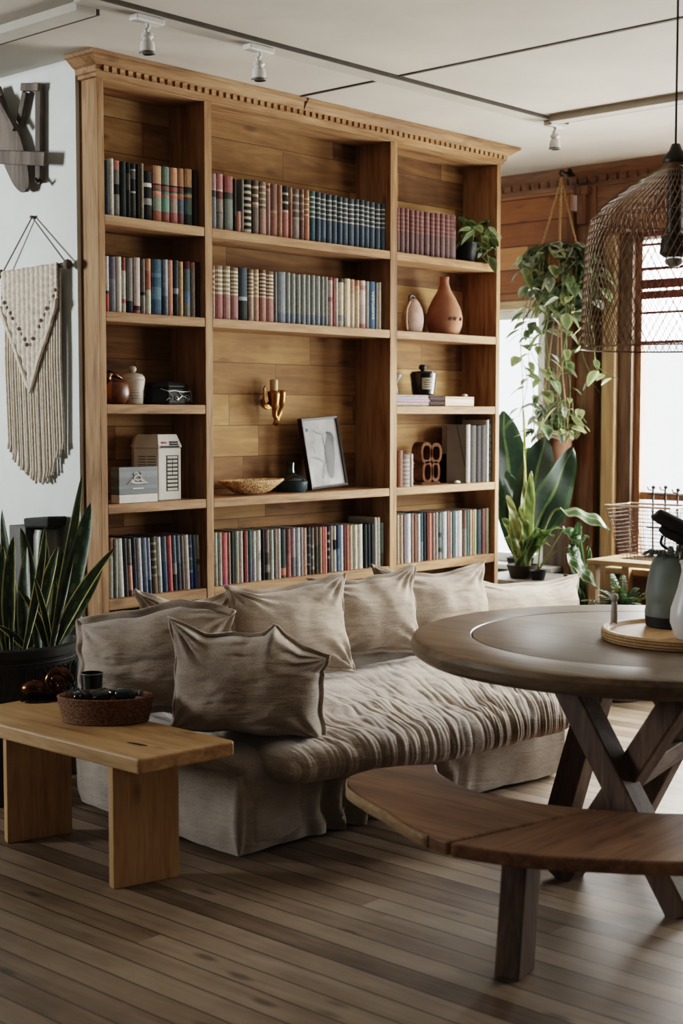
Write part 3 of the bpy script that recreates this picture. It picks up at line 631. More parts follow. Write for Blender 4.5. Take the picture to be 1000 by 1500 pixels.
# ================================================================== CUSHIONS
def cushion(label, loc, rot, w, h, t, seed, ears=(1, 1, 1, 1), flange=.022, mat='linen', group='linen cushions on the sofa', sagtop=.03, crease=1.0, top=None, full=.62):
    """soft square cushion: local x width, z height (0 at its bottom edge), front towards -y; rot = euler"""
    th = thing('cushion', label, 'cushion', loc, group)
    E = Euler(rot).to_matrix(); N = 64
    er = {(-1, 1): ears[0], (1, 1): ears[1], (1, -1): ears[2], (-1, -1): ears[3]}
    def plan(u, v):
        cu, cv = abs(u), abs(v)
        sx = 1 - .05 * (1 - cv ** 3); sz = 1 - .05 * (1 - cu ** 3)
        k = er[(1 if u > 0 else -1, 1 if v > 0 else -1)] * .075 * max(0, cu * cv - .6) / .4
        x = w / 2 * u * sx * (1 + k); z = h / 2 * v * sz * (1 + k)
        if top and v > 0: z += interp(top, u) * sstep(.0, 1, v)
        elif v > 0: z -= sagtop * (1 - u * u) * v * v * (1 + .4 * noise.noise(Vector((u * 2, seed, 0))))
        x += .012 * noise.noise(Vector((seed, v * 2.2, 1))) ; z += .012 * noise.noise(Vector((u * 2.2, seed, 4)))
        return x, z
    def surf(u, v, s):
        x, z = plan(u, v)
        b_ = max(0, (1 - abs(u) ** 2.6) * (1 - abs(v) ** 2.6)) ** full
        low = 1 + .22 * (-v)
        y = -s * t / 2 * b_ * low
        edge = max(0, 1 - b_)
        wr = 0
        for fr, ph in ((23, 0.0), (37, 2.1)):
            d_ = abs(math.sin(z * fr + ph + x * 1.3 + 1.7 * fbm((x * 2.6, z * 3, seed + ph), 1.0)))
            wr -= .0055 * crease * math.exp(-(d_ / .13) ** 2) * max(0, .15 + noise.noise(Vector((x * 5, z * 6, seed + 9 + ph)))) * 1.8
        rad = 0
        for cu in (-1, 1):
            for cv in (-1, 1):
                du, dv = u - cu, v - cv; r = math.hypot(du, dv)
                if r < 1.1: rad += math.sin(math.atan2(dv, du) * 13 + seed) * (1.1 - r) ** 2 * .016 * min(1, r * 4)
        n_ = .015 * fbm((x * 5, z * 5, seed + s), 1.0, 2) + .0045 * fbm((x * 12, z * 22, seed + s * 3), 1.0)
        y += -s * (n_ + wr + rad) * min(1, b_ * 2.2)
        return Vector((x, y, z + h / 2))
    q = MB(); R3 = E
    mp = lambda t_: math.sin((t_ - .5) * PI)
    q.grid(lambda u, v: R3 @ surf(mp(u), mp(v), 1), N, N); q.grid(lambda u, v: R3 @ surf(mp(u), mp(v), -1), N, N)
    q.build('cover', M[mat], th, True, local=True, weld=True)
    if flange:
        q = MB(); n = 40; ring = []
        for k in range(4 * n):
            a = k / n; s_ = int(a); f_ = mp(a - s_)
            u, v = [(f_, -1), (1, f_), (-f_, 1), (-1, -f_)][s_]
            ring.append((u, v))
        def fl(i, j):
            u, v = ring[round(i * 4 * n) % (4 * n)]; x, z = plan(u, v)
            d = Vector((u if abs(u) == 1 else u ** 5, v if abs(v) == 1 else v ** 5)); d.normalize()
            k = (j - .25) * flange
            y = .007 * math.sin(i * 97 + seed) * j + .012 * noise.noise(Vector((i * 21, seed, 2))) * j
            s2 = .004 * (1 - j)
            return R3 @ Vector((x + d.x * k, y, z + h / 2 + d.y * k))
        q.grid(fl, 4 * n, 3, closeu=True)
        fo = q.build('flange', M[mat], th, True, local=True)
        md = fo.modifiers.new('thick', 'SOLIDIFY'); md.thickness = .005; md.offset = 0
    return th
rd = math.radians
def cpos(x, y, Y): return onY(x, y, Y)
# back row, leaning on the bookcase (front face towards the camera: rotate about Z)
SZT = .402
cushion('linen back cushion half hidden behind the two arm cushions, nearest the white wall', (3.50, 3.945, SZT + .003), (rd(-11), rd(5), rd(-6)), .42, .33, .17, 1.3, (.4, 1.3, 1, 1), sagtop=.03, full=.46)
cushion('linen back cushion with a centre seam, in front of the first divider', (3.93, 3.83, SZT + .014), (rd(-15), rd(4), rd(-10)), .53, .34, .20, 2.7, (.5, 1.3, 1, 1), full=.46, top=[(-1, -.03), (-.6, -.04), (0, -.025), (.6, -.0), (.85, .012), (1, .01)])
cushion('square linen back cushion with a dark flap-like flange, third along from the white wall', (4.43, 3.88, SZT + .016), (rd(-14), rd(3), rd(-14)), .50, .32, .20, 4.1, (.5, 1.3, 1, 1), full=.46, top=[(-1, -.03), (-.5, -.035), (0, -.025), (.6, -.0), (1, .02)])
cushion('wide linen back cushion under the right bay, partly hidden by the table', (4.95, 3.92, SZT + .004), (rd(-13), rd(1), rd(-10)), .60, .31, .20, 5.9, (1.2, .9, 1, 1), full=.46, top=[(-1, .015), (-.6, -.01), (0, -.03), (.6, -.015), (1, .0)])
cushion('low linen cushion at the window end of the sofa, showing above the table', (5.57, 3.93, SZT - .008), (rd(-12), rd(3), rd(-10)), .84, .23, .18, 7.7, (.8, .7, 1, 1), sagtop=.03, full=.46, mat='linen2')
# arm cushions (faces turned to the bench and the room)
cushion('big upright linen arm cushion in front with a sharp pointed corner, by the bench end', (3.20, 3.335, .364), (rd(-2), rd(2), rd(-54)), .49, .34, .33, 9.2, (1.3, .5, .5, .1), flange=.018, full=.36, crease=1.2,
        top=[(-1, .0), (-.6, -.03), (0, -.022), (.2, -.008), (.34, .028), (.42, .0), (.7, -.06), (1, -.085)], group='large cushions on the sofa arm')
cushion('large linen arm cushion with a floppy flange, behind the wicker basket and beside the plant', (3.20, 3.80, .384), (rd(-4), rd(-2), rd(-52)), .50, .315, .30, 11.5, (.3, 1.2, .3, .3), flange=.034, full=.4, crease=1.2,
        top=[(-1, -.03), (-.5, .0), (0, .02), (.4, .045), (.75, .02), (1, -.02)], group='large cushions on the sofa arm')
# ================================================================== THINGS ON THE SHELVES
def sy(k): return SZ[k] + .0008
# --- left bay, third shelf: amber vessel, cream jar, black box
def at_shelf(px, k, dy): p = onY(px, 600, YF + dy); return p.x
x = at_shelf(168, 3, .07); z = sy(3)
t = thing('vessel', 'amber brown glazed bowl-like vessel with a dark neck, beside the cream lidded jar', 'vessel', (x, YF + .075, z))
q = MB(); q.lathe([(.0, 0), (.032, .001), (.05, .02), (.056, .045), (.05, .075), (.04, .092), (.036, .09), (.046, .07), (.05, .045), (.044, .022), (0, .012)], (x + .006, YF + .07, z), 40, sx=1.0, sy=.9, col=lambda i, j: lin('8a5a2e') if (j % 40) < 24 else lin('5a341a')); q.build('body', M['paint'], t, True)
q = MB(); q.tube([(x - .03, YF + .075, z + .07), (x - .035, YF + .075, z + .1), (x - .02, YF + .075, z + .118), (x + .005, YF + .07, z + .112), (x + .03, YF + .06, z + .098)], [.016, .02, .014, .01, .005], 12); q.build('neck', M['bronze'], t, True)
x = at_shelf(202, 3, .09)
t = thing('jar', 'cream lidded ceramic jar with a round knob and faint lettering', 'jar', (x, YF + .12, z))
q = MB(); q.lathe([(0, 0), (.036, 0), (.040, .004), (.0415, .05), (.047, .085), (.049, .100), (.0, .100)], (x, YF + .12, z), 40); q.build('body', M['cream'], t, True)
q = MB(); q.lathe([(.0, .1005), (.047, .1005), (.047, .108), (.036, .119), (.012, .124), (0, .124)], (x, YF + .12, z), 40); lid = q.build('lid', M['cream'], t, .6)
q = MB(); q.lathe([(0, .124), (.006, .124), (.014, .132), (.015, .140), (.011, .149), (0, .152)], (x, YF + .12, z), 20); q.build('knob', M['cream'], lid, True, local=False)
q = MB()
for i in range(4):
    a0 = -2.5; zz = .022 + i * .011
    q.grid(lambda u, v: (x + .0424 * math.cos(-2.5 + u * .95), YF + .12 + .0424 * math.sin(-2.5 + u * .95), z + zz + v * .003), 10, 1)
q.build('label', plain('faint_grey_print', '8d8577', .7), t)
xa, xb = at_shelf(223, 3, .05), at_shelf(289, 3, .05); xm = (xa + xb) / 2
t = thing('trinket_box', 'black lacquered box with silver branch ornament and a domed lid', 'box', (xm, YF + .1, z))
def hexr(sx, sy, zz): return [(xm + sx * math.cos(a) * (1 if abs(math.cos(a)) < .9 else 1), YF + .1 + sy * math.sin(a), z + zz) for a in [2 * PI * (k + .5) / 8 for k in range(8)]]
q = MB(); q.loft([hexr(.105, .065, 0), hexr(.108, .067, .01), hexr(.098, .060, .062), hexr(.094, .056, .066)]); q.build('body', M['blackmat'], t, bev=.003)
q = MB(); q.loft([hexr(.102, .063, .0665), hexr(.104, .064, .075), hexr(.085, .05, .088), hexr(.04, .02, .094)]); q.build('lid', M['blackmat'], t, bev=.003)
q = MB(); sv = YF + .1 - .063
def bp3(u, v): return (xm + u * .09, YF + .1 - .0655 + .006 * max(0, v - .0) + (.022 * max(0, abs(u) - .42)), z + v * .062 + .004)
for pts in ([(-.85, .95), (-.5, .8), (-.1, .82), (.3, .75), (.8, .78)], [(-.5, .8), (-.3, .5), (-.25, .3)], [(.1, .8), (.3, .5), (.5, .42), (.75, .25)], [(.3, .5), (.1, .3), (.0, .2)], [(-.1, .3), (-.05, .45), (.05, .4), (.0, .25), (-.1, .3)], [(.5, .25), (.5, .5), (.75, .5), (.8, .25), (.6, .15), (.5, .25)], [(-.6, .2), (-.45, .35), (-.35, .2)], [(.85, .9), (.95, .6), (.95, .1)]):
    q.tube(smoothpath([bp3(*p) for p in pts], 4), .0016, 5)
q.build('silver_lattice', plain('tarnished_silver', 'a3a097', .35, .8), t)
# --- left bay, fourth shelf: white carton and grey picture box
z = sy(4)
xa, xb = onY(196, 700, YF + .09).x, onY(266, 700, YF + .06).x
xm = onY(247, 700, YF + .05).x
t = thing('carton', 'white gable-topped carton with a black and white label window', 'carton', (onY(232, 700, YF + .1).x, YF + .11, z))
x0, xc, x1 = onY(196, 700, YF + .14).x, onY(231, 700, YF + .055).x, onY(264, 700, YF + .055).x
H_ = onY(247, 656, YF + .05).z - z; H2 = onY(247, 636, YF + .08).z - z
poly = [(x0, YF + .14), (xc, YF + .05), (x1, YF + .05), (x1 + .004, YF + .16), (x0 + .02, YF + .18)]
q = MB(); q.prism(poly, z, z + H_); q.build('body', M['paper'], t, bev=.004)
cxm = sum(p[0] for p in poly) / 5; cym = sum(p[1] for p in poly) / 5
q = MB(); q.loft([[(cxm + (px - cxm) * s, cym + (py - cym) * s, z + hh) for px, py in poly] for s, hh in ((1.03, H_ + .0006), (1.03, H_ + .008), (.86, H2 - .004), (.84, H2))]); top = q.build('lid', M['paper'], t, bev=.002)
dk = plain('black_print', '23211f', .7); pr = plain('pale_print', 'b9b4a8', .7); rdm = plain('red_print', 'a8413a', .7); gr = plain('grey_print', '8a857b', .7)
q = MB(); yl = YF + .0492; w_ = x1 - xc
lx0, lx1, lz0, lz1 = xc + .34 * w_, xc + .88 * w_, z + .035, z + H_ - .03
q.box(lx0, lx1, yl, YF + .0498, lz0, lz1); q.build('label', dk, t)
q = MB(); n = 9
for i in range(n):
    a = lz0 + (lz1 - lz0) * (i + .2) / n; b_ = a + (lz1 - lz0) / n * .6
    if 4 <= i <= 7: q.box(lx0 + .006, (lx0 + lx1) / 2 - .002, yl - .0006, yl - .0001, a, b_); q.box((lx0 + lx1) / 2 + .002, lx1 - .006, yl - .0006, yl - .0001, a, b_)
    else: q.box(lx0 + .006, lx1 - .006, yl - .0006, yl - .0001, a, b_)
q.build('label_text', pr, t)
q = MB(); dv = Vector((xc - x0, -.09, 0)).normalized(); nv = Vector((dv.y, -dv.x, 0)); o0 = Vector((x0, YF + .14, z)) + nv * .0004
for i in range(5):
    for s, e in ((.18, .5), (.54, .9)):
        L_ = math.hypot(xc - x0, .09); a = o0 + dv * L_ * s; c_ = o0 + dv * L_ * e; zz = .128 + i * .011
        q.f([q.v(a + Vector((0, 0, zz))), q.v(c_ + Vector((0, 0, zz))), q.v(c_ + Vector((0, 0, zz + .005))), q.v(a + Vector((0, 0, zz + .005)))])
q.build('side_print', gr, t)
q = MB()
for (s, e, hh, mm) in ((.16, .36, .020, 0), (.5, .86, .022, 1), (.5, .86, .013, 1), (.1, .9, .004, 1)):
    tt = (hh - .008) / max(.01, H2 - .004 - H_ - .008); yy = cym + (YF + .05 - cym) * lerp(1.03, .86, max(0, tt)) - .002
    q.box(xc + w_ * s, xc + w_ * e, yy - .001, yy + .004, z + H_ + hh - .003, z + H_ + hh + .004, mm)
q.build('lid_print', [rdm, dk], top)
t = thing('picture_box', 'grey box printed with a white crab drawing above a pale base', 'box', (onY(193, 715, YF + .02).x, YF + .08, z))
a0, a1, a2 = onY(160, 715, YF + .06).x, onY(173.5, 715, YF + .012).x, onY(230, 715, YF + .012).x
h1 = onY(200, 724, YF + .012).z - z; h2 = onY(200, 684, YF + .012).z - z
poly = [(a0, YF + .05), (a1, YF + .008), (a2, YF + .008), (a2, YF + .044), (a1 + .1, YF + .06)]
q = MB(); q.prism(poly, z, z + h1); q.build('base', M['paper'], t, bev=.002)
q = MB(); q.prism([(px, py + .001) for px, py in poly], z + h1 + .0003, z + h2); q.build('lid', planks('slate_grain_card', 'X', 'Z', .011, 9, [(.2, '45494a'), (.5, '5f6566'), (.8, '7f8686')], '5a6061', 0, .6, .6, .02, .4, False), t, bev=.002)
q = MB(); yc = YF + .0078; cx = (a1 + a2) / 2 - .005; cz = z + h1 + (h2 - h1) * .48
def crab(px, pz): return (cx + px, yc, cz + pz)
q.tube([crab(-.02 + .04 * k / 8, .012 + .012 * math.sin(PI * k / 8)) for k in range(9)], .0026, 6)
q.tube([crab(-.02 + .04 * k / 8, .012 - .008 * math.sin(PI * k / 8)) for k in range(9)], .0026, 6)
q.tube([crab(-.014, .022), crab(-.02, .03), crab(-.008, .034), crab(.0, .03)], .0022, 5); q.tube([crab(.014, .022), crab(.022, .03), crab(.012, .036)], .0022, 5)
for s in (-1, 1):
    for k in range(3): q.tube([crab(s * .016, .008 - k * .003), crab(s * (.03 + k * .006), .006 - k * .006), crab(s * (.038 + k * .005), -.004 - k * .004)], .0015, 5)
q.tube([crab(-.03, -.004), crab(0, -.008), crab(.048, -.006)], .003, 5); q.box(cx - .024, cx + .03, yc - .001, yc + .0005, cz - .030, cz - .026)
q.build('crab_print', M['paper'], t)
# --- middle bay: sconce, bowl, flask, framed picture
sx_ = onY(404, 590, YB - .06).x; sz_ = onY(404, 590, YB - .06).z
t = thing('wall_sconce', 'aged brass three-cup wall candle holder mounted on the plank back', 'sconce', (sx_, YB - .05, sz_ - .09))
Yc = YB - .055
def cup(dx, dy, z0, z1, r, nm='candle_cup'):
    q = MB(); q.lathe([(.0, 0), (r * .45, .002), (r * .8, (z1 - z0) * .35), (r * .98, (z1 - z0) * .8), (r, z1 - z0), (r * .86, z1 - z0), (r * .84, (z1 - z0) * .75), (0, (z1 - z0) * .5)], (sx_ + dx, Yc + dy, z0), 20); return q.build(nm, M['brass'], t, True)
cup(-.016, -.012, sz_ - .035, sz_ + .052, .024); cup(.040, .0, sz_ - .02, sz_ + .056, .019); cup(.0, .02, sz_ - .02, sz_ + .05, .02)
q = MB(); q.lathe([(0, 0), (.018, 0), (.018, .055), (.012, .058), (0, .056)], (sx_ + .004, Yc + .012, sz_ + .045), 18); q.build('candle', plain('old_wax', 'b89a6a', .5), t, .6)
q = MB(); q.tube([(sx_ - .016, Yc - .012, sz_ - .03), (sx_ - .004, Yc, sz_ - .055), (sx_ + .012, Yc, sz_ - .075), (sx_ + .016, Yc + .01, sz_ - .10)], [.012, .011, .012, .006], 12); q.tube([(sx_ + .04, Yc, sz_ - .016), (sx_ + .026, Yc, sz_ - .05), (sx_ + .008, Yc, sz_ - .072), (sx_ - .008, Yc, sz_ - .095)], [.009, .01, .01, .006], 12); q.build('stem', M['brass'], t, True)
q = MB(); q.tube([(sx_ - .034, Yc, sz_ - .005), (sx_ - .062, Yc, sz_ + .0), (sx_ - .068, Yc, sz_ + .02), (sx_ - .066, Yc, sz_ + .066), (sx_ - .058, Yc, sz_ + .072)], [.005, .006, .006, .005, .004], 10); q.build('arm', M['brass'], t, True)
q = MB(); q.lathe([(0, 0), (.03, 0), (.028, .006), (0, .009)], (0, 0, 0), 24)
bmesh.ops.rotate(q.bm, verts=q.bm.verts, cent=(0, 0, 0), matrix=Matrix.Rotation(PI / 2, 3, 'X')); bmesh.ops.translate(q.bm, verts=q.bm.verts, vec=(sx_ + .005, YB - .0005, sz_ + .0)); bp_ = q.build('backplate', M['brass'], t, .6)
q = MB(); q.tube([(sx_ + .005, YB - .006, sz_), (sx_ + .005, Yc + .02, sz_ - .01)], .006, 8); q.build('bracket', M['brass'], t, True)
z = sy(4); xb = onY(371, 712, YF + .08).x
t = thing('bowl', 'shallow wooden bowl with a carved speckled rim on the middle shelf', 'bowl', (xb, YF + .085, z))
q = MB(); a_ = .175
q.lathe([(0, .004), (.05, 0), (.10, .012), (.15, .04), (.178, .058), (.176, .064), (.168, .060), (.14, .040), (.09, .018), (0, .012)], (xb, YF + .09, z), 64, sx=1.0, sy=.46)
def carved():
    n = NT('carved_bark_bowl'); co = n.coords()
    v = n.n('TexVoronoi', {'Vector': co, 'Scale': 120.0}).outputs[0]; nz = n.n('TexNoise', {'Vector': co, 'Scale': 60.0, 'Detail': 4.0}).outputs[0]
    return n.bsdf(n.ramp(n.math('ADD', n.math('MULTIPLY', v, .8), n.math('MULTIPLY', nz, .4)), [(.25, '4a2f1a'), (.5, '8a6238'), (.75, 'c29a66')]), .7, v, .5, .006)
q.build('body', carved(), t, True)
xv = onY(421, 700, YF + .14).x - .004
t = thing('flask', 'dark blue-green stoneware flask with a narrow neck behind the bowl', 'vase', (xv, YF + .13, z))
q = MB(); q.lathe([(0, 0), (.062, 0), (.07, .01), (.074, .04), (.075, .046), (.045, .05), (.0, .05)], (xv + .01, YF + .125, z), 40); q.build('base', plain('blue_green_glaze', '2b3a40', .35, 0, .25, 20), t, .6)
q = MB(); q.lathe([(.0, .0505), (.068, .0505), (.06, .062), (.034, .074), (.018, .085), (.0155, .098), (.016, .115), (.017, .128), (.012, .129), (0, .12)], (xv + .008, YF + .125, z), 36); q.build('neck', M['glassdark'], t, .7)
xa, xb = onY(459, 700, YF + .07).x, onY(512, 700, YF + .07).x
hfr = onY(455, 613, YF + .14).z - z
t = thing('framed_picture', 'dark framed black and white picture leaning against the plank back', 'picture frame', ((xa + xb) / 2, YF + .1, z))
tilt = Matrix.Translation(((xa + xb) / 2, YF + .078, z)) @ Matrix.Rotation(rd(-9), 4, 'X') @ Matrix.Rotation(rd(-3.5), 4, 'Y') @ Matrix.Translation((0, 0, .0115))
W_, H_ = (xb - xa) * 1.02, hfr * 1.0
def tb(q): bmesh.ops.transform(q.bm, matrix=tilt, verts=q.bm.verts); return q
q = MB(); f_ = .012
q.loft([[(sx * (W_ / 2 - e), yy, H_ / 2 + sz2 * (H_ / 2 - e)) for sx, sz2 in ((-1, -1), (1, -1), (1, 1), (-1, 1))] for e, yy in ((0, .02), (0, -.002), (.003, -.004), (f_, -.001), (f_, .02))], 0, True, False)
tb(q).build('frame', plain('dark_walnut_frame', '2d2019', .4, 0, .2), t)
q = MB(); q.box(-W_ / 2 + .003, W_ / 2 - .003, .012, .018, .003, H_ - .003); tb(q).build('backing', M['blackmat'], t)
q = MB(); q.box(-W_ / 2 + f_ - .001, W_ / 2 - f_ + .001, .006, .0075, f_ - .001, H_ - f_ + .001); tb(q).build('print', plain('grey_photo_print', '7f7d78', .5, 0, .35, 9), t)
q = MB(); w2, h2 = W_ / 2 - f_, H_
def pp(u, v): return (u * w2, .0052, f_ + (v) * (H_ - 2 * f_))
def strip(pts, wd, m): 
    P = smoothpath([pp(*a) for a in pts], 6)
    L = []; 
    for i, p in enumerate(P):
        d = (P[min(i + 1, len(P) - 1)] - P[max(i - 1, 0)]).normalized(); n_ = Vector((-d.z, 0, d.x)); ww = wd * math.sin(PI * (.08 + .84 * i / (len(P) - 1)))
        L.append((q.v(p + n_ * ww), q.v(p - n_ * ww)))
    for i in range(len(L) - 1): q.f([L[i][0], L[i][1], L[i + 1][1], L[i + 1][0]], m)
strip([(.25, .1), (.3, .35), (.42, .6), (.5, .8)], .034, 0); strip([(-.3, .1), (.0, .3), (.3, .38)], .014, 1); strip([(-.85, .45), (-.4, .42), (-.1, .35)], .006, 1); strip([(-.5, .86), (-.2, .8), (.05, .78)], .0022, 2); strip([(.05, .78), (.1, .5), (.05, .12)], .0022, 2); strip([(.3, .8), (.6, .74), (.62, .6)], .012, 2); strip([(-.85, .88), (-.75, .84)], .009, 2); strip([(-.7, .62), (-.5, .55), (-.55, .48)], .004, 1)
tb(q).build('ink_drawing', [plain('grey_wash', '3c3b39', .6), plain('pale_wash', '5d5c59', .6), plain('ink', '161615', .6)], t)
q = MB(); q.box(-W_ / 2 + f_ - .002, W_ / 2 - f_ + .002, .0020, .0028, f_ - .002, H_ - f_ + .002); tb(q).build('glass', M['pglass'], t)

# --- right bay, top shelf: trailing pothos in a dark pot
def leafmesh(q, base, d, side, L, W, prof, c0, c1, droop=.25, n=7, fold=.18, mott=0.0):
    base = Vector(base); d = Vector(d).normalized(); side = Vector(side); side = (side - d * side.dot(d)).normalized(); up = side.cross(d)
    if up.z < 0: up = -up
    rows = []
    for i in range(n + 1):
        t_ = i / n; p = base + d * (L * t_) + Vector((0, 0, -1)) * (droop * L * t_ * t_); w_ = W / 2 * prof(t_)
        rows.append([q.v(p + side * (w_ * v) + up * (abs(v) * w_ * fold)) for v in (-1, -.55, 0, .55, 1)])
    for i in range(n):
        for j in range(4):
            c = c1 if j in (0, 3) else c0
            if mott and rnd.random() < mott: c = c1
            q.f([rows[i][j], rows[i][j + 1], rows[i + 1][j + 1], rows[i + 1][j]], 0, c)
heart = lambda t_: (math.sin(PI * min(1, t_ * .92 + .06)) ** .65) * (1.12 - .55 * t_)
oval = lambda t_: math.sin(PI * min(1, .03 + .95 * t_)) ** .75
blade = lambda t_: (min(1, .45 + t_ * 1.6)) * max(0, 1 - t_ ** 4) ** .8
lance = lambda t_: math.sin(PI * min(1, (.02 + .97 * t_) ** .8)) ** .8
z = sy(1); xp = onY(684, 370, YF + .1).x
t = thing('pothos', 'small trailing pothos spilling over the burgundy books at the end of the top shelf', 'potted plant', (xp, YF + .11, z))
q = MB(); q.lathe([(0, 0), (.042, 0), (.046, .005), (.058, .10), (.06, .105), (.053, .105), (.05, .09), (0, .088)], (xp, YF + .11, z), 32); q.build('pot', M['blackmat'], t, .7)
vines = MB(); lv = MB()
def vine(vq, lq, pts, nl, size, cols, spread=.7, r=.0018, prof=heart, mott=.0, droop=.35, skip=1):
    P = smoothpath(pts, 7)
    vq.tube(P, r, 5)
    for k in range(nl):
        i = min(len(P) - 1, int((k + rnd.uniform(.2, .9)) / nl * len(P)))
        if i < skip: continue
        a = rnd.uniform(0, 2 * PI); d = Vector((math.cos(a), math.sin(a), rnd.uniform(-.5, .35)))
        s = size * rnd.uniform(.65, 1.25); pe = P[i] + d.normalized() * s * .35
        vq.tube([P[i], (P[i] + pe) / 2 + Vector((0, 0, .004)), pe], r * .7, 4)
        sd = Vector((-d.y, d.x, rnd.uniform(-.5, .5)))
        c = rnd.choice(cols); leafmesh(lq, pe, d + Vector((0, 0, -rnd.random() * spread)), sd, s, s * rnd.uniform(.68, .9), prof, lin(c[0]), lin(c[1]), droop, 6, .16, mott)
GP = [('5c7046', '7a8d5c'), ('7b8d62', 'a2b088'), ('33432a', '465838'), ('4a5e3a', '667a4c')]
for pts, nl in (([(0, 0, .1), (-.05, -.06, .17), (-.09, -.12, .16), (-.11, -.125, .08)], 6), ([(0, 0, .1), (.03, -.07, .19), (.02, -.13, .16), (-.01, -.14, .06), (.0, -.142, -.0)], 9), ([(0, 0, .1), (-.03, -.1, .16), (-.05, -.135, .09), (-.06, -.14, .02)], 7), ([(0, 0, .1), (.06, -.02, .2), (.09, -.06, .22), (.10, -.1, .17)], 6), ([(0, 0, .1), (.07, -.08, .18), (.09, -.12, .12), (.07, -.13, .04)], 5), ([(0, 0, .11), (-.04, -.02, .2), (-.09, -.05, .22), (-.13, -.09, .2)], 7)):
    vine(vines, lv, [(xp + a, YF + .11 + b_, z + c) for a, b_, c in pts], nl, .062, GP)
for mb_ in (vines, lv):
    for v_ in mb_.bm.verts:
        v_.co.x = min(v_.co.x, XR0 - .004 - .002 * rnd.random()); v_.co.y = min(v_.co.y, YB - .004)
        if v_.co.y > YF - .004: v_.co.z = max(v_.co.z, z + .002)
vines.build('stems', M['leafstem'] if 'leafstem' in M else plain('green_stem', '5c6a3c', .6), t, True); lv.build('foliage', M['leaf'], t, True)
# --- right bay, second shelf
z = sy(2); xg = onY(609, 470, YF + .08).x
t = thing('gourd_vase', 'squat oval clay vase with a small dark handle', 'vase', (xg, YF + .1, z))
q = MB(); q.lathe([(0, 0), (.045, 0), (.056, .012), (.066, .05), (.066, .08), (.056, .12), (.038, .148), (.018, .163), (0, .166)], (xg, YF + .1, z), 44, sx=1.02, sy=.6); q.build('body', M['clay'], t, True)
q = MB(); q.tube(smoothpath([(xg - .03, YF + .1, z + .15), (xg - .022, YF + .1, z + .175), (xg + .0, YF + .1, z + .178), (xg + .012, YF + .1, z + .168)]), .006, 8); q.build('handle', M['steel'], t, True)
q = MB(); q.tube(smoothpath([(xg - .035, YF + .085, z + .15), (xg - .066, YF + .08, z + .11), (xg - .07, YF + .08, z + .05), (xg - .062, YF + .08, z + .012)]), .004, 6); q.build('cord', plain('pale_raffia', 'b7a68c', .8), t, True)
xw = onY(655, 470, YF + .08).x
t = thing('bottle_vase', 'terracotta bottle vase with a slender neck and small painted marks', 'vase', (xw, YF + .1, z))
q = MB(); q.lathe([(0, 0), (.06, 0), (.076, .012), (.088, .05), (.090, .085), (.08, .13), (.056, .18), (.034, .215), (.023, .245), (.021, .265), (.024, .278), (.022, .284), (.014, .284), (.012, .26), (0, .25)], (xw, YF + .1, z), 48); q.build('body', M['terracotta'], t, True)
q = MB()
for a in (-2.25, -1.95, -1.5):
    for dz, da in ((.0, 0), (.006, .05), (-.002, .1), (.005, .15)):
        r_ = .0915; aa = a + da; q.tube([(xw + r_ * math.cos(aa), YF + .1 + r_ * math.sin(aa), z + .068 + dz), (xw + r_ * math.cos(aa + .04), YF + .1 + r_ * math.sin(aa + .04), z + .078 + dz)], .0022, 5)
q.build('painted_marks', plain('dark_paint_marks', '3a2a22', .8), t)
# --- right bay, third shelf: paper-book stack, dark books, box, candle pot, cone dish
z = sy(3); Yt = YF + .03
def flat_book(x0, x1, z0, h, d, segs, label, desc_group, y0=Yt):
    return make_book(h, x1 - x0, d, segs, label, desc_group, ((x0), y0, z0 + h / 2), PI / 2, 0)
xs0, xs1 = BAYS[2][0] + .002, onY(628, 585, Yt).x
flat_book(xs0, xs1, z, .018, .15, [(1, 'a5988a')], 'grey paper book lying at the bottom of the pink stack', 'books lying under the black pot')
flat_book(xs0, xs1 + .006, z + .0187, .0125, .15, [(1, 'b98aa0')], 'pink book lying in the middle of the stack', 'books lying under the black pot')
flat_book(xs0, xs1 - .004, z + .0318, .010, .15, [(1, '9aa0b4')], 'lavender book lying second from the top of the stack', 'books lying under the black pot')
flat_book(xs0, xs1 - .006, z + .0424, .010, .15, [(1, 'a58a78')], 'dusty tan book lying on top of the stack, under the black pot', 'books lying under the black pot')
xd0, xd1 = xs1 + .01, onY(651, 585, Yt).x
flat_book(xd0, xd1, z, .025, .12, [(1, '3a2019')], 'dark brown book lying between the pink stack and wooden box, lower one', 'dark books beside the wooden box')
flat_book(xd0, xd1, z + .0256, .024, .12, [(1, '33201a')], 'dark brown book lying between the pink stack and wooden box, upper one', 'dark books beside the wooden box')
x0, x1 = onY(652, 585, Yt).x, onY(694, 585, Yt).x
t = thing('wooden_box', 'small pale raw wood box lying beside the dark books', 'box', ((x0 + x1) / 2, Yt + .05, z))
q = MB(); q.box(x0, x1, Yt, Yt + .11, z, z + .038); q.build('body', M['paleX'], t, bev=.002)
q = MB(); q.box(x0 - .0005, x1 + .0005, Yt - .0005, Yt + .1105, z + .0385, z + .047); q.build('lid', M['paleX'], t, bev=.002)
t = thing('pebble', 'small white pebble resting on the pale wooden box', 'stone', (onY(680, 573, Yt + .03).x, Yt + .03, z + .0475))
q = MB(); o_ = t.location; q.lathe([(0, 0), (.01, .0008), (.015, .006), (.011, .012), (0, .014)], o_, 20, sx=1.2); q.build('body', M['cream'], t, True)
xk = onY(622, 555, YF + .09).x; zk = z + .0532
t = thing('candle_pot', 'black lidded candle pot with a square cream label, on the book stack', 'pot', (xk, YF + .1, zk))
q = MB(); q.lathe([(0, 0), (.046, 0), (.054, .006), (.066, .105), (.062, .106), (0, .106)], (xk, YF + .1, zk), 44); q.build('body', M['black'], t, .7)
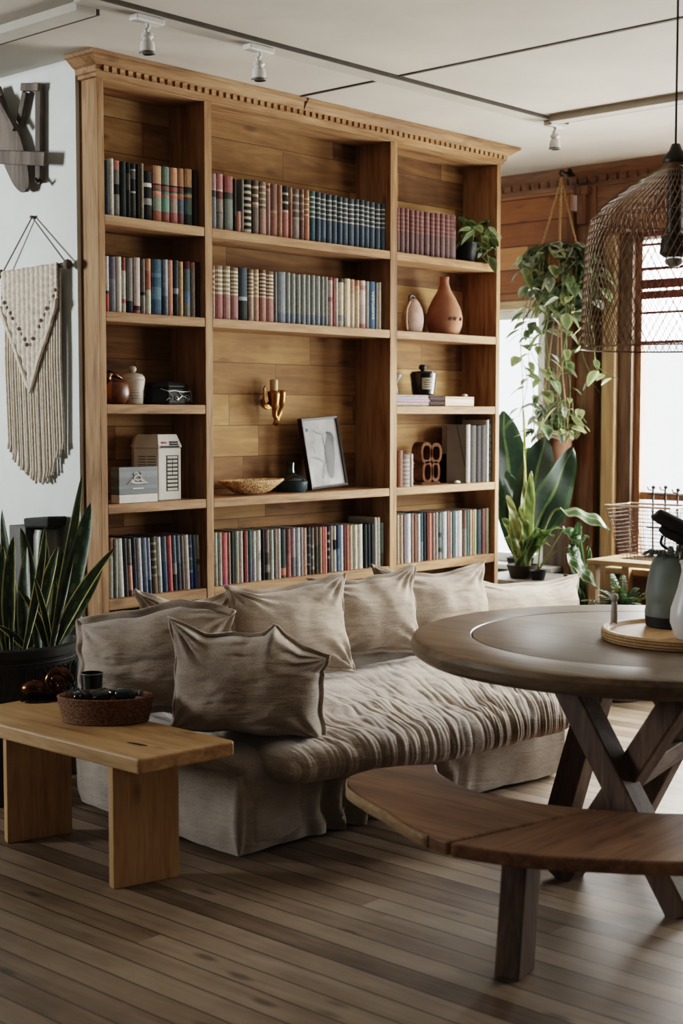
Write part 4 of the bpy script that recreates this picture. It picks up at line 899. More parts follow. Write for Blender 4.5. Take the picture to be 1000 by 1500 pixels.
q = MB(); q.lathe([(.0, .1065), (.06, .1065), (.058, .114), (.02, .118), (0, .118)], (xk, YF + .1, zk), 36); l_ = q.build('lid', M['black'], t, .7)
q = MB(); q.lathe([(0, .118), (.008, .118), (.018, .128), (.018, .142), (.010, .148), (0, .149)], (xk - .006, YF + .1, zk), 20); q.build('knob', M['blackmat'], l_, True)
q = MB(); q.grid(lambda u, v: (xk + .0 + (.0578 + .012 * (.25 + v * .55)) * math.cos(-2.55 + u * .85), YF + .1 + (.0578 + .012 * (.25 + v * .55)) * math.sin(-2.55 + u * .85), zk + .028 + v * .055), 10, 1); q.build('label', plain('cream_label', 'a8a390', .7), t)
q = MB()
for i, (s, e) in enumerate(((.15, .8), (.2, .7), (.12, .85), (.3, .75))):
    zz = zk + .037 + i * .011; r_ = .0588 + .012 * (.25 + (i * .011 + .009) / .055 * .55)
    q.grid(lambda u, v: (xk + r_ * math.cos(-2.55 + (s + (e - s) * u) * .85), YF + .1 + r_ * math.sin(-2.55 + (s + (e - s) * u) * .85), zz + v * .004), 6, 1)
q.build('label_text', plain('label_ink', '4a463c', .7), t)
xc_ = BAYS[2][0] + .062
t = thing('cone_dish', 'grey cone-shaped dish on a foot at the divider end of the stack', 'dish', (xc_, YF + .062, zk))
q = MB(); q.lathe([(0, 0), (.014, 0), (.011, .03), (.006, .05), (.012, .062), (.03, .088), (.030, .098), (.024, .102), (0, .098)], (xc_, YF + .062, zk), 32); q.build('body', plain('grey_cone_ceramic', '77706a', .5, 0, .15), t, True)
# --- right bay, fourth shelf: two books, wooden ring sculpture, records, dark box
z = sy(4)
X = lambda px, dy=.02: onY(px, 690, YF + dy).x
hb = onY(588, 660, YF + .02).z - z
make_book(X(591) - X(584.3), hb, .15, [(1, '7a4a2c')], 'brown leather book standing against the divider on the fourth shelf', 'books on the fourth shelf of the right bay', ((X(591) + X(584.3)) / 2, YF + .02, z))
make_book(X(601.5) - X(592), hb * .9, .15, bands('6f645c', '998c80', 7, .1, 1, .5), 'grey striped book beside the wooden ring sculpture', 'books on the fourth shelf of the right bay', ((X(601.5) + X(592)) / 2, YF + .02, z))
make_book(X(606) - X(602), hb * .9, .15, [(1, 'c4b8aa')], 'slim pale book beside the wooden ring sculpture', 'books on the fourth shelf of the right bay', ((X(606) + X(602)) / 2, YF + .02, z))
xr = X(622, .1)
t = thing('ring_sculpture', 'carved brown wooden sculpture of four stacked rings', 'sculpture', (xr, YF + .1, z))
def ringp(q, cx, cz, rx, rz, wd, dep, rot=0):
    rings = []
    for k in range(28):
        a = 2 * PI * k / 28; ca, sa = math.cos(a), math.sin(a); f = lambda w_: math.copysign(abs(w_) ** .8, w_)
        px, pz = rx * f(ca), rz * f(sa); nx, nz = ca, sa
        rings.append([(xr + cx + px + nx * i * wd, YF + .1 + j * dep, z + cz + pz + nz * i * wd) for i, j in ((-1, -1), (1, -1), (1, 1), (-1, 1))])
    rings.append(rings[0]); q.loft(rings, 0, True, False)
for (cx, cz, rx, rz) in ((-.022, .155, .036, .044), (.052, .152, .036, .042), (-.014, .06, .032, .046), (.048, .062, .026, .042)):
    q = MB(); ringp(q, cx, cz, rx, rz, .008, .03); q.build('ring', plain('carved_ring_wood', '4d3322', .85, 0, .3, 30, .03), t, weld=True)
q = MB(); q.box(xr - .06, xr + .085, YF + .07, YF + .13, z, z + .012); q.build('base', plain('carved_base_wood', '452d1e', .85, 0, .3, 30, .03), t, bev=.003)
xA, xB = X(636, .13), X(657, .13)
t = thing('dark_box', 'plain dark box standing behind the ring sculpture and records', 'box', ((xA + xB) / 2, YF + .16, z))
q = MB(); q.box(xA, xB, YF + .14, YF + .2, z, z + onY(650, 668, YF + .13).z - z); q.build('body', M['blackmat'], t, bev=.003)
q = MB(); hh = onY(650, 668, YF + .13).z; q.box(xA - .001, xB + .001, YF + .139, YF + .201, hh + .0005, hh + .008); q.build('lid', M['blackmat'], t, bev=.002)
hr = onY(670, 622, YF + .05).z - z
def record(x0, x1, h, d, segs, label, y=YF + .02): make_book(x1 - x0, h, d, segs, label, 'records at the end of the fourth shelf', ((x0 + x1) / 2, y, z), 0, 0)
t = thing('record_sleeve', 'broad grey record sleeve with a diagonal dark line, propped facing the room', 'record', (X(668, .1), YF + .1, z), 'records at the end of the fourth shelf')
q = MB(); p0 = (X(654, .10), YF + .10); p1 = (X(681.8, .03), YF + .03); q.prism([p0, p1, (p1[0] + .003, p1[1] + .004), (p0[0] + .003, p0[1] + .004)], z, z + hr); q.build('sleeve', plain('grey_sleeve', '61584f', .6, 0, .12, 6), t)
q = MB(); P0, P1 = Vector((*p0, z)), Vector((*p1, z)); dd = P1 - P0; nn = Vector((dd.y, -dd.x, 0)).normalized() * .0008
q.f([q.v(P0 + dd * s + nn + Vector((0, 0, hr * h_))) for s, h_ in ((.5, .99), (.54, .99), (.98, .3), (.96, .27))]); q.build('printed_line', M['blackmat'], t)
record(X(684), X(689.5), hr, .16, [(1, 'aaa8a2')], 'white record edge standing after the propped sleeve')
record(X(690), X(698), hr * .985, .16, [(1, '443f3a')], 'grey brown record case beside the white record edge')
record(X(698.4), X(705), hr * .98, .16, [(1, '332e2b')], 'dark taupe record case, middle of the three cases')
record(X(705.4), X(712.3), hr * .99, .16, [(1, '3a3633')], 'dark grey record case before the thin white spine')
record(X(713), X(716.2), hr * 1.08, .16, [(1, 'cbc8c0')], 'tall thin white record spine near the bookcase end')
record(X(716.6), min(X(723.5), XR0 - .002), hr * 1.09, .16, bands('232a26', '4a5049', 9, .05, .98, .75), 'black ring-bound album at the very end of the fourth shelf')
t = thing('shell', 'small white shell lying on the shelf in front of the dark box', 'shell', (X(667, .06), YF + .05, z))
q = MB(); o_ = t.location; q.lathe([(0, 0), (.012, .001), (.016, .006), (.008, .013), (0, .014)], o_, 16, sx=1.5, sy=.8); q.build('body', M['cream'], t, True)
# ================================================================== ROUND TABLE
TC = Vector((3.864, 2.234)); TR = .737; TZ = .72
tb_ = thing('round_dining_table', 'round weathered wood dining table with an inlaid ring and crossed beam legs', 'table', (TC.x, TC.y, 0))
def ringprof(pr, nm, mat, segs=128, **k):
    q = MB(); q.loft([[(TC.x + r * math.cos(2 * PI * i / segs), TC.y + r * math.sin(2 * PI * i / segs), z) for i in range(segs)] for r, z in pr], 0, True, False)
    return q.build(nm, mat, tb_, .5, weld=True, **k)
M['tabletop'] = planks('weathered_table_boards', 'Y', 'X', .17, 3.0, [(.25, '41362c'), (.5, '66574a'), (.78, '8b7a69')], '201813', .012, .36, .85, .3, .5, False)
M['tablering'] = wood('weathered_table_ring', '3e3127', '64533f', '86735e', 'Y', .36, .8, .12, .4, .5)
ringprof([(.553, TZ - .058), (TR - .02, TZ - .06), (TR, TZ - .045), (TR + .003, TZ - .02), (TR - .004, TZ - .005), (TR - .016, TZ), (.556, TZ), (.5545, TZ - .002), (.553, TZ - .012), (.553, TZ - .058)], 'outer_ring', M['tablering'])
ringprof([(.0, TZ - .05), (.55, TZ - .05), (.5505, TZ - .008), (.549, TZ - .001), (.546, TZ), (.0, TZ)], 'tabletop', M['tabletop'])
q = MB(); q.prism([(TC.x + .3 * math.cos(a), TC.y + .3 * math.sin(a)) for a in [2 * PI * k / 8 for k in range(8)]], TZ - .1, TZ - .061); q.build('top_block', M['darkX'], tb_, bev=.004)
def tbeam(a, c, w=.09, h=.075, nm='leg'):
    q = MB(); q.beam(a, c, w, h, (0, 1, .2) if nm == 'leg' else (0, 0, 1)); return q.build(nm, M['darkZ'], tb_, bev=.006)
tbeam((3.612, 2.38, .0), (3.60, 1.95, .66)); tbeam((3.545, 1.93, .0), (3.56, 2.37, .66))
tbeam((3.965, 2.64, .0), (4.06, 2.50, .66), .08, .09); tbeam((4.26, 2.02, 0), (4.1, 2.45, .66), .08, .08)
tbeam((4.2, 2.5, 0), (4.0, 2.08, .66), .08, .08)
q = MB(); q.beam((3.58, 2.157, .335), (4.12, 2.27, .335), .06, .06); q.build('stretcher', M['darkX'], tb_, bev=.004)

# ================================================================== ROUND BENCH (wraps the table)
bz = .37
rb_ = thing('curved_bench', 'curved plank bench wrapping the near side of the round table', 'bench', (2.95, 2.05, 0))
outr = [(153, 1.0), (158, 1.04), (165, 1.06), (172, 1.085), (180, 1.15), (187, 1.195), (196, 1.185), (205, 1.15), (215, 1.13), (235, 1.12), (262, 1.12)]
innr = [(148, .70), (156, .735), (170, .765), (180, .76), (200, .735), (215, .72), (262, .72)]
def seatseg(a0, a1, nm, mat, gap=.15):
    q = MB(); n = 20; o_, i_ = [], []
    for k in range(n + 1):
        a = a0 + gap + (a1 - a0 - 2 * gap) * k / n
        for L, tab in ((o_, outr), (i_, innr)):
            r = interp(tab, a); L.append((TC.x + r * math.cos(rd(a)), TC.y + r * math.sin(rd(a))))
    q.prism(o_ + i_[::-1], bz - .036, bz); return q.build(nm, mat, rb_, bev=.006)
q = MB()
pts_o = []; ends = [(148.5, .70), (147.5, .80), (148.5, .90), (151, .965)]
for a, r in ends: pts_o.append((TC.x + r * math.cos(rd(a)), TC.y + r * math.sin(rd(a))))
for k in range(17): a = 153 + (186.4 - 153) * k / 16; r = interp(outr, a); pts_o.append((TC.x + r * math.cos(rd(a)), TC.y + r * math.sin(rd(a))))
for k in range(17): a = 199.4 - (199.4 - 149.5) * k / 16; r = interp(innr, a); pts_o.append((TC.x + r * math.cos(rd(a)), TC.y + r * math.sin(rd(a))))
q.prism(pts_o, bz - .036, bz); q.build('seat_plank', M['midY'], rb_, bev=.006)
q = MB(); es = []
for k in range(25):
    a = 150.5 + (183 - 150.5) * k / 24; r = interp(outr, a) if a >= 153 else interp([(148.5, .90), (151, .965), (153, 1.0)], a)
    es.append([(TC.x + (r + d_) * math.cos(rd(a)), TC.y + (r + d_) * math.sin(rd(a)), z_) for d_, z_ in ((.0005, bz - .034), (.004, bz - .032), (.004, bz - .004), (.0005, bz - .002))])
q.loft(es); q.build('edge_strip', M['paleY'], rb_, True, label='pale edge strip along the rounded end')
q = MB(); pts_o = []
for k in range(21): a = 186.9 + (240 - 186.9) * k / 20; r = interp(outr, a); pts_o.append((TC.x + r * math.cos(rd(a)), TC.y + r * math.sin(rd(a))))
for k in range(21): a = 240 - (240 - 199.9) * k / 20; r = interp(innr, a); pts_o.append((TC.x + r * math.cos(rd(a)), TC.y + r * math.sin(rd(a))))
q.prism(pts_o, bz - .036, bz); q.build('seat_plank', M['midX'], rb_, bev=.006)
def bleg(x, y, tx, ty):
    q = MB(); d = Vector((TC.x - x, TC.y - y, 0)).normalized(); s = Vector((-d.y, d.x, 0))
    q.loft([[Vector((px, py, z)) + d * (i * .05) + s * (j * .034) for i, j in ((-1, -1), (1, -1), (1, 1), (-1, 1))] for px, py, z in ((x, y, 0), (tx, ty, bz - .0365))])
    q.build('leg', M['darkZ'], rb_, bev=.005)
bleg(2.885, 2.045, 2.94, 2.06); bleg(3.2, 1.44, 3.23, 1.47)

# ================================================================== PLANK BENCH BY THE SOFA ARM
pb = thing('plank_bench', 'light oak plank bench standing against the sofa arm', 'bench', (2.78, 3.6, 0))
BZ = .42
A_, B_ = onZ(205, 1112, BZ), onZ(345, 1085, BZ)
q = MB(); q.prism([(A_.x, A_.y), (B_.x - .012, B_.y), (B_.x, B_.y + .008), (B_.x + .004, B_.y + .03), (B_.x + .01, 4.09), (A_.x - .004, 4.09), (A_.x - .004, A_.y + .01)], BZ - .046, BZ); q.build('seat', M['benchY'], pb, bev=.006)
q = MB(); q.prism([(2.606, 3.285), (2.816, 3.232), (2.826, 3.268), (2.618, 3.322)], 0, BZ - .0465); q.build('leg', M['benchZ'], pb, bev=.003)
q = MB(); q.prism([(2.66, 3.90), (2.875, 3.84), (2.89, 3.88), (2.675, 3.94)], 0, BZ - .0465); q.build('leg', M['benchZ'], pb, bev=.003)
q = MB(); c0 = onZ(201, 1090, BZ + .0003); dirc = (onZ(222, 1094, BZ) - onZ(180, 1086, BZ)).normalized(); sd = Vector((-dirc.y, dirc.x, 0)); q.f([q.v(c0 + dirc * (.042 * math.cos(a)) + sd * (.009 * math.sin(a)) + Vector((0, 0, .0002))) for a in [2 * PI * k / 24 for k in range(24)]]); q.build('hand_slot', M['blackmat'], pb)

# ================================================================== ON THE PLANK BENCH
zb = BZ + .0008
c = onZ(155, 1056, BZ)
t = thing('wicker_basket', 'oval brown wicker tray basket on the plank bench', 'basket', (c.x, c.y, zb))
q = MB(); ang = math.atan2(-.74, .67)
def bask(u, v):
    a = u * 2 * PI
    pr = [(0, .004), (.118, .0), (.130, .006), (.142, .04), (.1475, .072), (.150, .078), (.146, .083), (.140, .078), (.136, .04), (.126, .012), (0, .010)]
    k = v * (len(pr) - 1); i = min(int(k), len(pr) - 2); f = k - i; r = lerp(pr[i][0], pr[i + 1][0], f); zz = lerp(pr[i][1], pr[i + 1][1], f)
    wv = .0032 * math.sin(a * 30 + math.floor(zz / .0065) * PI) * (1 if r > .12 else .2)
    x, y = (r + wv) * math.cos(a), (r + wv) * .62 * math.sin(a)
    return Vector((c.x + x * math.cos(ang) - y * math.sin(ang), c.y + x * math.sin(ang) + y * math.cos(ang), zb + zz + .0015 * math.sin(v * 90) * (1 if .12 < r < .15 else 0)))
q.grid(bask, 96, 40, closeu=True); q.build('liner', M['wicker'], t, True, weld=True)
q = MB()
for k in range(13):
    rr, zz = lerp(.133, .1495, k / 12), .005 + k * .0063
    q.tube([(c.x + (rr + .0016 * (-1) ** (i + k)) * (math.cos(2 * PI * i / 88) * math.cos(ang) - .62 * math.sin(2 * PI * i / 88) * math.sin(ang)), c.y + (rr + .0016 * (-1) ** (i + k)) * (math.cos(2 * PI * i / 88) * math.sin(ang) + .62 * math.sin(2 * PI * i / 88) * math.cos(ang)), zb + zz) for i in range(89)], .0042, 6, cap=False)
q.build('wicker_weave', M['wicker'], t, True)
def bottle(dx, dy, lift, ln, r, az, label, mat='glassdark', name='bottle'):
    e1 = Vector((math.cos(ang), math.sin(ang), 0)); e2 = Vector((-math.sin(ang), math.cos(ang), 0))
    p = Vector((c.x, c.y, 0)) + e1 * dx + e2 * dy; cz = BZ + .0125 + r + lift
    d = e1 * math.cos(az) + e2 * math.sin(az); d.z = .12; d.normalize(); s = Vector((-d.y, d.x, 0)).normalized(); u_ = s.cross(d)
    t = thing(name, label, 'bottle', (p.x, p.y, BZ + .0125 + lift), 'dark bottles in the wicker basket')
    o0 = Vector((p.x, p.y, cz + .008)) - d * ln * .5
    prof_ = [(0, 0), (r * .9, .0), (r, .06), (r, .6), (r * .8, .7), (r * .38, .78), (r * .36, .95), (r * .0, .95)]
    q = MB(); q.loft([[o0 + d * (ln * k) + (s * math.cos(2 * PI * i / 20) + u_ * math.sin(2 * PI * i / 20)) * max(rr, .0003) for i in range(20)] for rr, k in prof_]); q.build('body', M[mat], t, True)
    q = MB(); q.loft([[o0 + d * (ln * k) + (s * math.cos(2 * PI * i / 16) + u_ * math.sin(2 * PI * i / 16)) * rr for i in range(16)] for rr, k in ((r * .45, .955), (r * .48, .97), (r * .48, 1.07), (r * .4, 1.09))]); q.build('cap', M['greymetal'], t, True)
bottle(-.085, .0, .04, .075, .022, 1.9, 'dark glass bottle at the tumbler end of the basket')
bottle(-.01, .012, .036, .09, .024, .5, 'dark glass bottle lying in the middle of the basket')
bottle(.075, .0, .044, .08, .023, -.3, 'dark glass bottle at the sofa end of the basket')
p = onZ(135, 1036, BZ)
t = thing('tumbler', 'tall smoky glass tumbler standing behind the wicker basket', 'glass', (p.x, p.y, zb))
hg = .115
q = MB(); q.lathe([(0, 0), (.029, 0), (.031, .004), (.037, hg), (.0355, hg), (.0295, .012), (0, .010)], (p.x, p.y, zb), 36)
def smoky():
    n = NT('smoky_glass'); n.bsdf(lin('20282a'), .06, None, Specular_IOR_Level=.8, Transmission_Weight=.35); return n.m
q.build('body', smoky(), t, .6)
q = MB(); q.lathe([(.0355, hg - .003), (.0378, hg - .002), (.0378, hg + .0015), (.0352, hg + .0015)], (p.x, p.y, zb), 36, cap=False); q.build('rim', M['greymetal'], t, True)
p = onZ(66, 1024, BZ)
t = thing('bronze_snail', 'shiny dark bronze snail-like ornament on the bench beside the plant pot', 'ornament', (p.x, p.y, zb))
q = MB(); ax = Vector((.674, -.739, 0)); ay = Vector((.739, .674, 0))
def ell(q, cx, cy, cz, a, b_, h, n=24, m=14):
    def fn(u, v):
        th, ph = u * 2 * PI, (v - .5) * PI; P = Vector((p.x, p.y, zb)) + ax * (cx + a * math.cos(th) * math.cos(ph)) + ay * (cy + b_ * math.sin(th) * math.cos(ph)); P.z += cz + h * math.sin(ph); return P
    q.grid(fn, n, m, closeu=True)
ell(q, -.03, 0, .036, .055, .04, .034); ell(q, .015, 0, .03, .05, .035, .028); q.build('body', M['bronze'], t, True, weld=True)
q = MB(); P0 = Vector((p.x, p.y, zb))
q.tube([P0 + ax * (.045 + .034 * math.cos(a) * (1 - a / 14)) + Vector((0, 0, .062 + .034 * math.sin(a) * (1 - a / 14))) - ay * (.004 * a) for a in [k * .35 for k in range(26)]], [.012 + .010 * (1 - k / 25) for k in range(26)], 12); q.build('shell', M['bronze'], t, True)
q = MB(); q.lathe([(0, 0), (.09, 0), (.092, .003), (.085, .006), (0, .005)], (p.x, p.y, zb), 32, sy=.7); q.build('base', M['bronze'], t, True)

# ================================================================== SNAKE PLANT IN A LARGE DARK POT
PC = Vector((3.02, 4.40, 0)); PR = .25
t = thing('snake_plant', 'large variegated snake plant in a dark embossed pot beside the white wall', 'potted plant', PC)
zr = .575
def embos():
    n = NT('dark_embossed_pot'); co = n.coords(False); nz = n.n('TexNoise', {'Vector': co, 'Scale': 14.0, 'Detail': 4.0}).outputs[0]
    return n.bsdf(n.ramp(nz, [(.3, '14130f'), (.7, '2b2a24')]), .5, nz, .3, .01)
q = MB(); q.lathe([(0, 0), (.17, 0), (.185, .01), (.222, .3), (.24, .5), (.243, .535), (.252, .54), (.254, .57), (.246, zr), (.232, zr), (.228, .54), (0, .535)], PC, 64); pot = q.build('pot', embos(), t, .7)
q = MB()
for k in range(30):
    a = 2 * PI * k / 30
    def pe(da, z): r = lerp(.2246, .242, (z - .3) / .22) + .002; return (PC.x + r * math.cos(a + da), PC.y + r * math.sin(a + da), z)
    q.tube([pe(-.06, .42), pe(-.06, .49), pe(0, .505), pe(.06, .49), pe(.06, .42), pe(.0, .405), pe(-.06, .42)], .003, 5)
    q.tube([pe(.105, .405), pe(.105, .505)], .0025, 5)
q.tube([(PC.x + .2455 * math.cos(2 * PI * k / 64), PC.y + .2455 * math.sin(2 * PI * k / 64), .522) for k in range(65)], .003, 5)
q.tube([(PC.x + .2355 * math.cos(2 * PI * k / 64), PC.y + .2355 * math.sin(2 * PI * k / 64), .385) for k in range(65)], .003, 5)
q.build('embossed_band', plain('embossed_relief', '3a3931', .55), pot)
q = MB(); q.lathe([(0, .536), (.1, .546), (.225, .541)], PC, 40, cap=False); q.build('soil', M['soil'], t, True)
def sword(base, tip_px, tip_off, W, edge='b3a868', c='2c3a26', bow=.0, prof=blade, thick=None):
    """leaf from the soil to a tip; tip given as a photo point at the plant's own depth"""
    q = MB(); b0 = Vector(base); d = FW * 1.0
    r_ = _ray(*tip_px); D = (b0 - CAM).dot(FW) + tip_off; tip = CAM + r_ * D
    ctl = [b0, b0 * .55 + tip * .45 + Vector((0, 0, .06)) + (RT * bow), tip]
    n = 16; rows = []
    tw = rnd.uniform(-.9, .9)
    for i in range(n + 1):
        u = i / n; P = ctl[0] * (1 - u) ** 2 + ctl[1] * 2 * u * (1 - u) + ctl[2] * u * u
        dv = ((ctl[1] - ctl[0]) * (1 - u) + (ctl[2] - ctl[1]) * u).normalized()
        s = (RT * math.cos(tw * (u - .3)) + FW * math.sin(tw * (u - .3))); s = (s - dv * s.dot(dv)).normalized(); nn = s.cross(dv)
        w_ = W / 2 * prof(u)
        rows.append([q.v(P + s * w_ * v + nn * abs(v) ** 2 * w_ * .35) for v in (-1, -.8, -.4, 0, .4, .8, 1)])
    cc = [lin(c), lin('3d4d34'), lin('46573c')]
    for i in range(n):
        for j in range(6): q.f([rows[i][j], rows[i][j + 1], rows[i + 1][j + 1], rows[i + 1][j]], 0, lin(edge) if j in (0, 5) else (cc[0] if (i * 7 + j) % 5 else cc[1 + (i + j) % 2]))
    q.build('leaf', M['leaf'], t, True)
def soilp(px, dy): p = onZ(px, 905, .545); v = Vector((px / 115 * .17 - .10, 0, 0)); return PC + RT * (px - 20) * .0021 * .95 + Vector((FW.x, FW.y, 0)).normalized() * dy + Vector((0, 0, .54))
SW = [((128, 905), (120, 694), .05, .035, 'a89f6c', .02), ((135, 905), (133, 735), .0, .066, '4a5a3a', .03), ((118, 905), (170, 800), -.1, .040, 'c2b87a', -.02), ((122, 905), (112, 790), .03, .05, '9a9060', -.01),
      ((70, 905), (62, 775), .0, .05, '6d7048', .02), ((40, 905), (3, 745), .0, .04, '8f8a5c', -.02), ((60, 905), (66, 770), -.12, .028, 'c9bd86', .03), ((30, 905), (5, 800), -.05, .05, 'b5aa72', -.03),
      ((50, 905), (40, 800), .05, .045, '7d7b50', .0), ((85, 905), (98, 830), -.05, .028, 'b7ac74', .02), ((20, 905), (-28, 770), .0, .05, 'b5aa72', -.04), ((60, 905), (-10, 915), -.24, .035, 'c0b57c', -.02),
      ((10, 905), (-20, 720), .05, .05, '8f8a5c', .0), ((95, 905), (80, 850), -.1, .03, 'a89f6c', .02), ((76, 905), (30, 772), .08, .05, '6d7048', .01), ((90, 905), (25, 860), -.16, .03, 'b5aa72', .02), ((55, 905), (85, 800), -.15, .042, 'c2b87a', .01), ((35, 905), (20, 785), -.1, .045, '9a9060', -.02), ((100, 905), (90, 800), .0, .05, '7d7b50', .0), ((110, 905), (50, 845), -.14, .022, 'c9bd86', .0), ((132, 905), (150, 830), .02, .045, '55603c', .02)]
for bpx, tip, off, W, ed, bow in SW: sword(soilp(min(bpx[0], 108), rnd.uniform(-.12, .1)), tip, off, W * 1.15, ed, bow=bow)

# grey appliance behind the plant
t = thing('floor_canister', 'tall grey metal canister with a black slanted lid behind the snake plant', 'canister', (3.30, 4.66, 0))
q = MB(); q.lathe([(0, 0), (.052, 0), (.052, .93), (.046, .955), (0, .955)], (3.312, 4.56, 0), 32); q.build('body', M['greymetal'], t, .6)
q = MB(); q.box(3.262, 3.36, 4.63, 4.74, 0, .965); q.build('side_panel', plain('dim_grey_panel', '55544f', .6, .2), t, bev=.004)
q = MB(); z0 = .957; q.loft([[(3.312 + x_, 4.56 + y_, z0 + z_) for x_, y_, z_ in r_] for r_ in ([(-.05, -.075, .01), (.05, -.055, .01), (.05, .06, .0), (-.05, .08, .0)], [(-.055, -.085, .055), (.055, -.06, .05), (.052, .06, .035), (-.052, .085, .04)])]); q.build('lid', M['blackmat'], t, bev=.008)

# ================================================================== WHITE WALL: MACRAME, OLD WOODEN TOOL
XW = 3.37
L0 = onX(2, 402, XW - .03); L1 = onX(99, 387, XW - .03)
t = thing('macrame_hanging', 'cream knotted macrame hanging with long fringe on the white wall', 'wall hanging', ((L0.x + L1.x) / 2, (L0.y + L1.y) / 2, 1.15))
q = MB(); q.tube([L0, L1], .009, 10); q.build('dowel', M['tool'], t, True)
for e in (L0, L1):
    q = MB(); q.lathe([(0, -.02), (.014, -.014), (.02, 0), (.014, .014), (0, .02)], e, 16); q.build('end_knob', M['tool'], t, True)
pk = onX(47, 318, XW - .012)
q = MB(); q.tube([L0 + Vector((0, -.01, .008)), pk, L1 + Vector((0, .012, .008))], .0035, 6); q.build('hanging_cord', plain('grey_cord', '7d7872', .9), t)
q = MB(); q.tube([pk + Vector((-.008, 0, 0)), pk + Vector((.011, 0, 0))], .006, 8); q.build('nail', M['steel'], t)
yA, yB, zt = L0.y - .015, L1.y + .045, (L0.z + L1.z) / 2
def zd(u): return L0.z + (L1.z - L0.z) * u
q = MB(); ns = 46
botz = lambda u: interp([(0, 1.27), (.2, 1.19), (.5, 1.135), (.72, 1.14), (.85, 1.2), (1, 1.28)], u)
for k in range(ns):
    u = (k + .5) / ns; y = yA + (yB - yA) * u; jz = rnd.uniform(-.012, .012); jy = rnd.uniform(-.006, .006)
    x0 = XW - .024 - .006 * (k % 2)
    zb_ = botz(u) + jz
    q.tube([(x0, y, zd(u)), (x0 - .004, y + jy * .5, (zd(u) + zb_) / 2), (x0 + .006, y + jy, zb_ + .03), (x0 + .002, y + jy * 1.2, zb_)], [.0055, .0052, .005, .0065], 6)
q.build('fringe', M['cotton'], t, True)
vz = lambda u: interp([(0, 1.80), (.5, 1.42), (1, 1.80)], u)
q = MB()
def pan(u, v): z1 = zd(u) + .008; z0 = zd(u) - .13 - .33 * (1 - abs(2 * u - 1)) ; return Vector((XW - .040 + .004 * math.sin(u * 75) + .002 * math.sin(v * 60 + u * 20), yA + (yB - yA) * u, z1 + (z0 - z1) * v))
q.grid(pan, 90, 26); o_ = q.build('knotted_panel', M['cotton'], t, True); md = o_.modifiers.new('thick', 'SOLIDIFY'); md.thickness = .006
q = MB()
for s in (0, 1):
    for k in range(10): 
        u = (k + .5) / 10 * .5; u = u if s == 0 else 1 - u
        P = pan(u, .66); q.lathe([(0, -.009), (.008, -.004), (.008, .004), (0, .009)], (P.x - .006, P.y, P.z), 8)
q.build('knot', plain('dark_knot_cord', '7f7264', .95), t, True)
q = MB()
for off in (0, .012):
    q.tube([pan(k / 24, 1.0) + Vector((-.008, 0, -off)) for k in range(25)], .007, 8)
q.build('lower_braid', M['cotton'], t, True)

t = thing('antique_wall_tool', 'weathered grey wooden paddle and frame tool hanging high on the white wall', 'wall ornament', (XW - .03, 4.75, 2.27))
def wx(px, py, d=.03): return onX(px, py, XW - d)
q = MB(); ctl = [(-6, 128, .4), (4, 165, .55), (14, 205, 1.0), (24, 240, 1.0), (32, 268, .7), (36, 281, .25)]
rows = []
P = smoothpath([wx(x_, y_, .036) for x_, y_, w_ in ctl], 6)
for i, p_ in enumerate(P):
    w_ = interp([(k / (len(ctl) - 1), c_[2]) for k, c_ in enumerate(ctl)], i / (len(P) - 1)) * .075
    rows.append([p_ + Vector((dx, w_ * sy2, 0)) for dx, sy2 in ((-.009, -.8), (-.009, .8), (-.004, 1), (.004, 1), (.009, .8), (.009, -.8), (.004, -1), (-.004, -1))])
q.loft(rows); q.build('paddle', M['tool'], t, .6)
def bar(nm, a, c_, w_=.03, th_=.018, d=.03):
    q = MB(); A, B = wx(*a, d), wx(*c_, d); q.beam(A, B, w_, th_, (1, 0, 0)); q.build(nm, M['tool'], t, bev=.004)
bar('upright', (58, 124), (58, 268), .034, .022, .018); bar('brace', (38, 135), (29, 182), .03, .02, .02); bar('brace', (-5, 140), (22, 190), .02, .02, .060)
bar('crosspiece', (-8, 230), (67, 233), .052, .016, .056); bar('top_bar', (34, 128), (60, 128), .03, .03, .024)
q = MB(); q.tube([wx(52, 262, .04), wx(58, 270, .04), wx(62, 264, .04)], .007, 8); q.build('hook', M['steel'], t, True)
# ================================================================== PENDANT LAMP
LC = Vector((3.866, 2.182)); 
t = thing('pendant_lamp', 'woven wire mesh dome pendant lamp hanging over the round table', 'pendant lamp', (LC.x, LC.y, 1.59))
q = MB(); q.tube([(LC.x, LC.y, CEIL - .001), (LC.x, LC.y, 2.19)], .0035, 8); q.build('cord', M['blackmat'], t)
q = MB(); q.lathe([(0, -.03), (.03, -.028), (.05, -.001), (0, -.0005)], (LC.x, LC.y, CEIL), 24); q.build('ceiling_rose', M['blackmat'], t, True)
q = MB(); q.lathe([(0, .062), (.012, .06), (.02, .04), (.038, .02), (.04, .0), (.03, -.004), (0, -.004)], (LC.x, LC.y, 2.14), 28); q.build('cap', M['steel'], t, True)
q = MB(); q.lathe([(0, .255), (.022, .255), (.024, .06), (.038, .05), (.044, 0), (.03, -.012), (0, -.012)], (LC.x, LC.y, 1.878), 28); q.build('socket', M['steel'], t, .6)
q = MB(); q.lathe([(0, 0), (.02, -.002), (.028, -.008), (.026, -.018), (.014, -.026), (0, -.028)], (LC.x, LC.y, 1.865), 24); q.build('bulb', plain('frosted_bulb', '8f8a80', .3), t, True)
SP = [(0, .035), (.04, .06), (.11, .128), (.22, .208), (.3, .245), (.45, .262), (.7, .268), (1, .272)]
zt_, zb_ = 2.145, 1.596
def shp(v, a): r = interp(SP, v); return Vector((LC.x + r * math.cos(a), LC.y + r * math.sin(a), zt_ + (zb_ - zt_) * v))
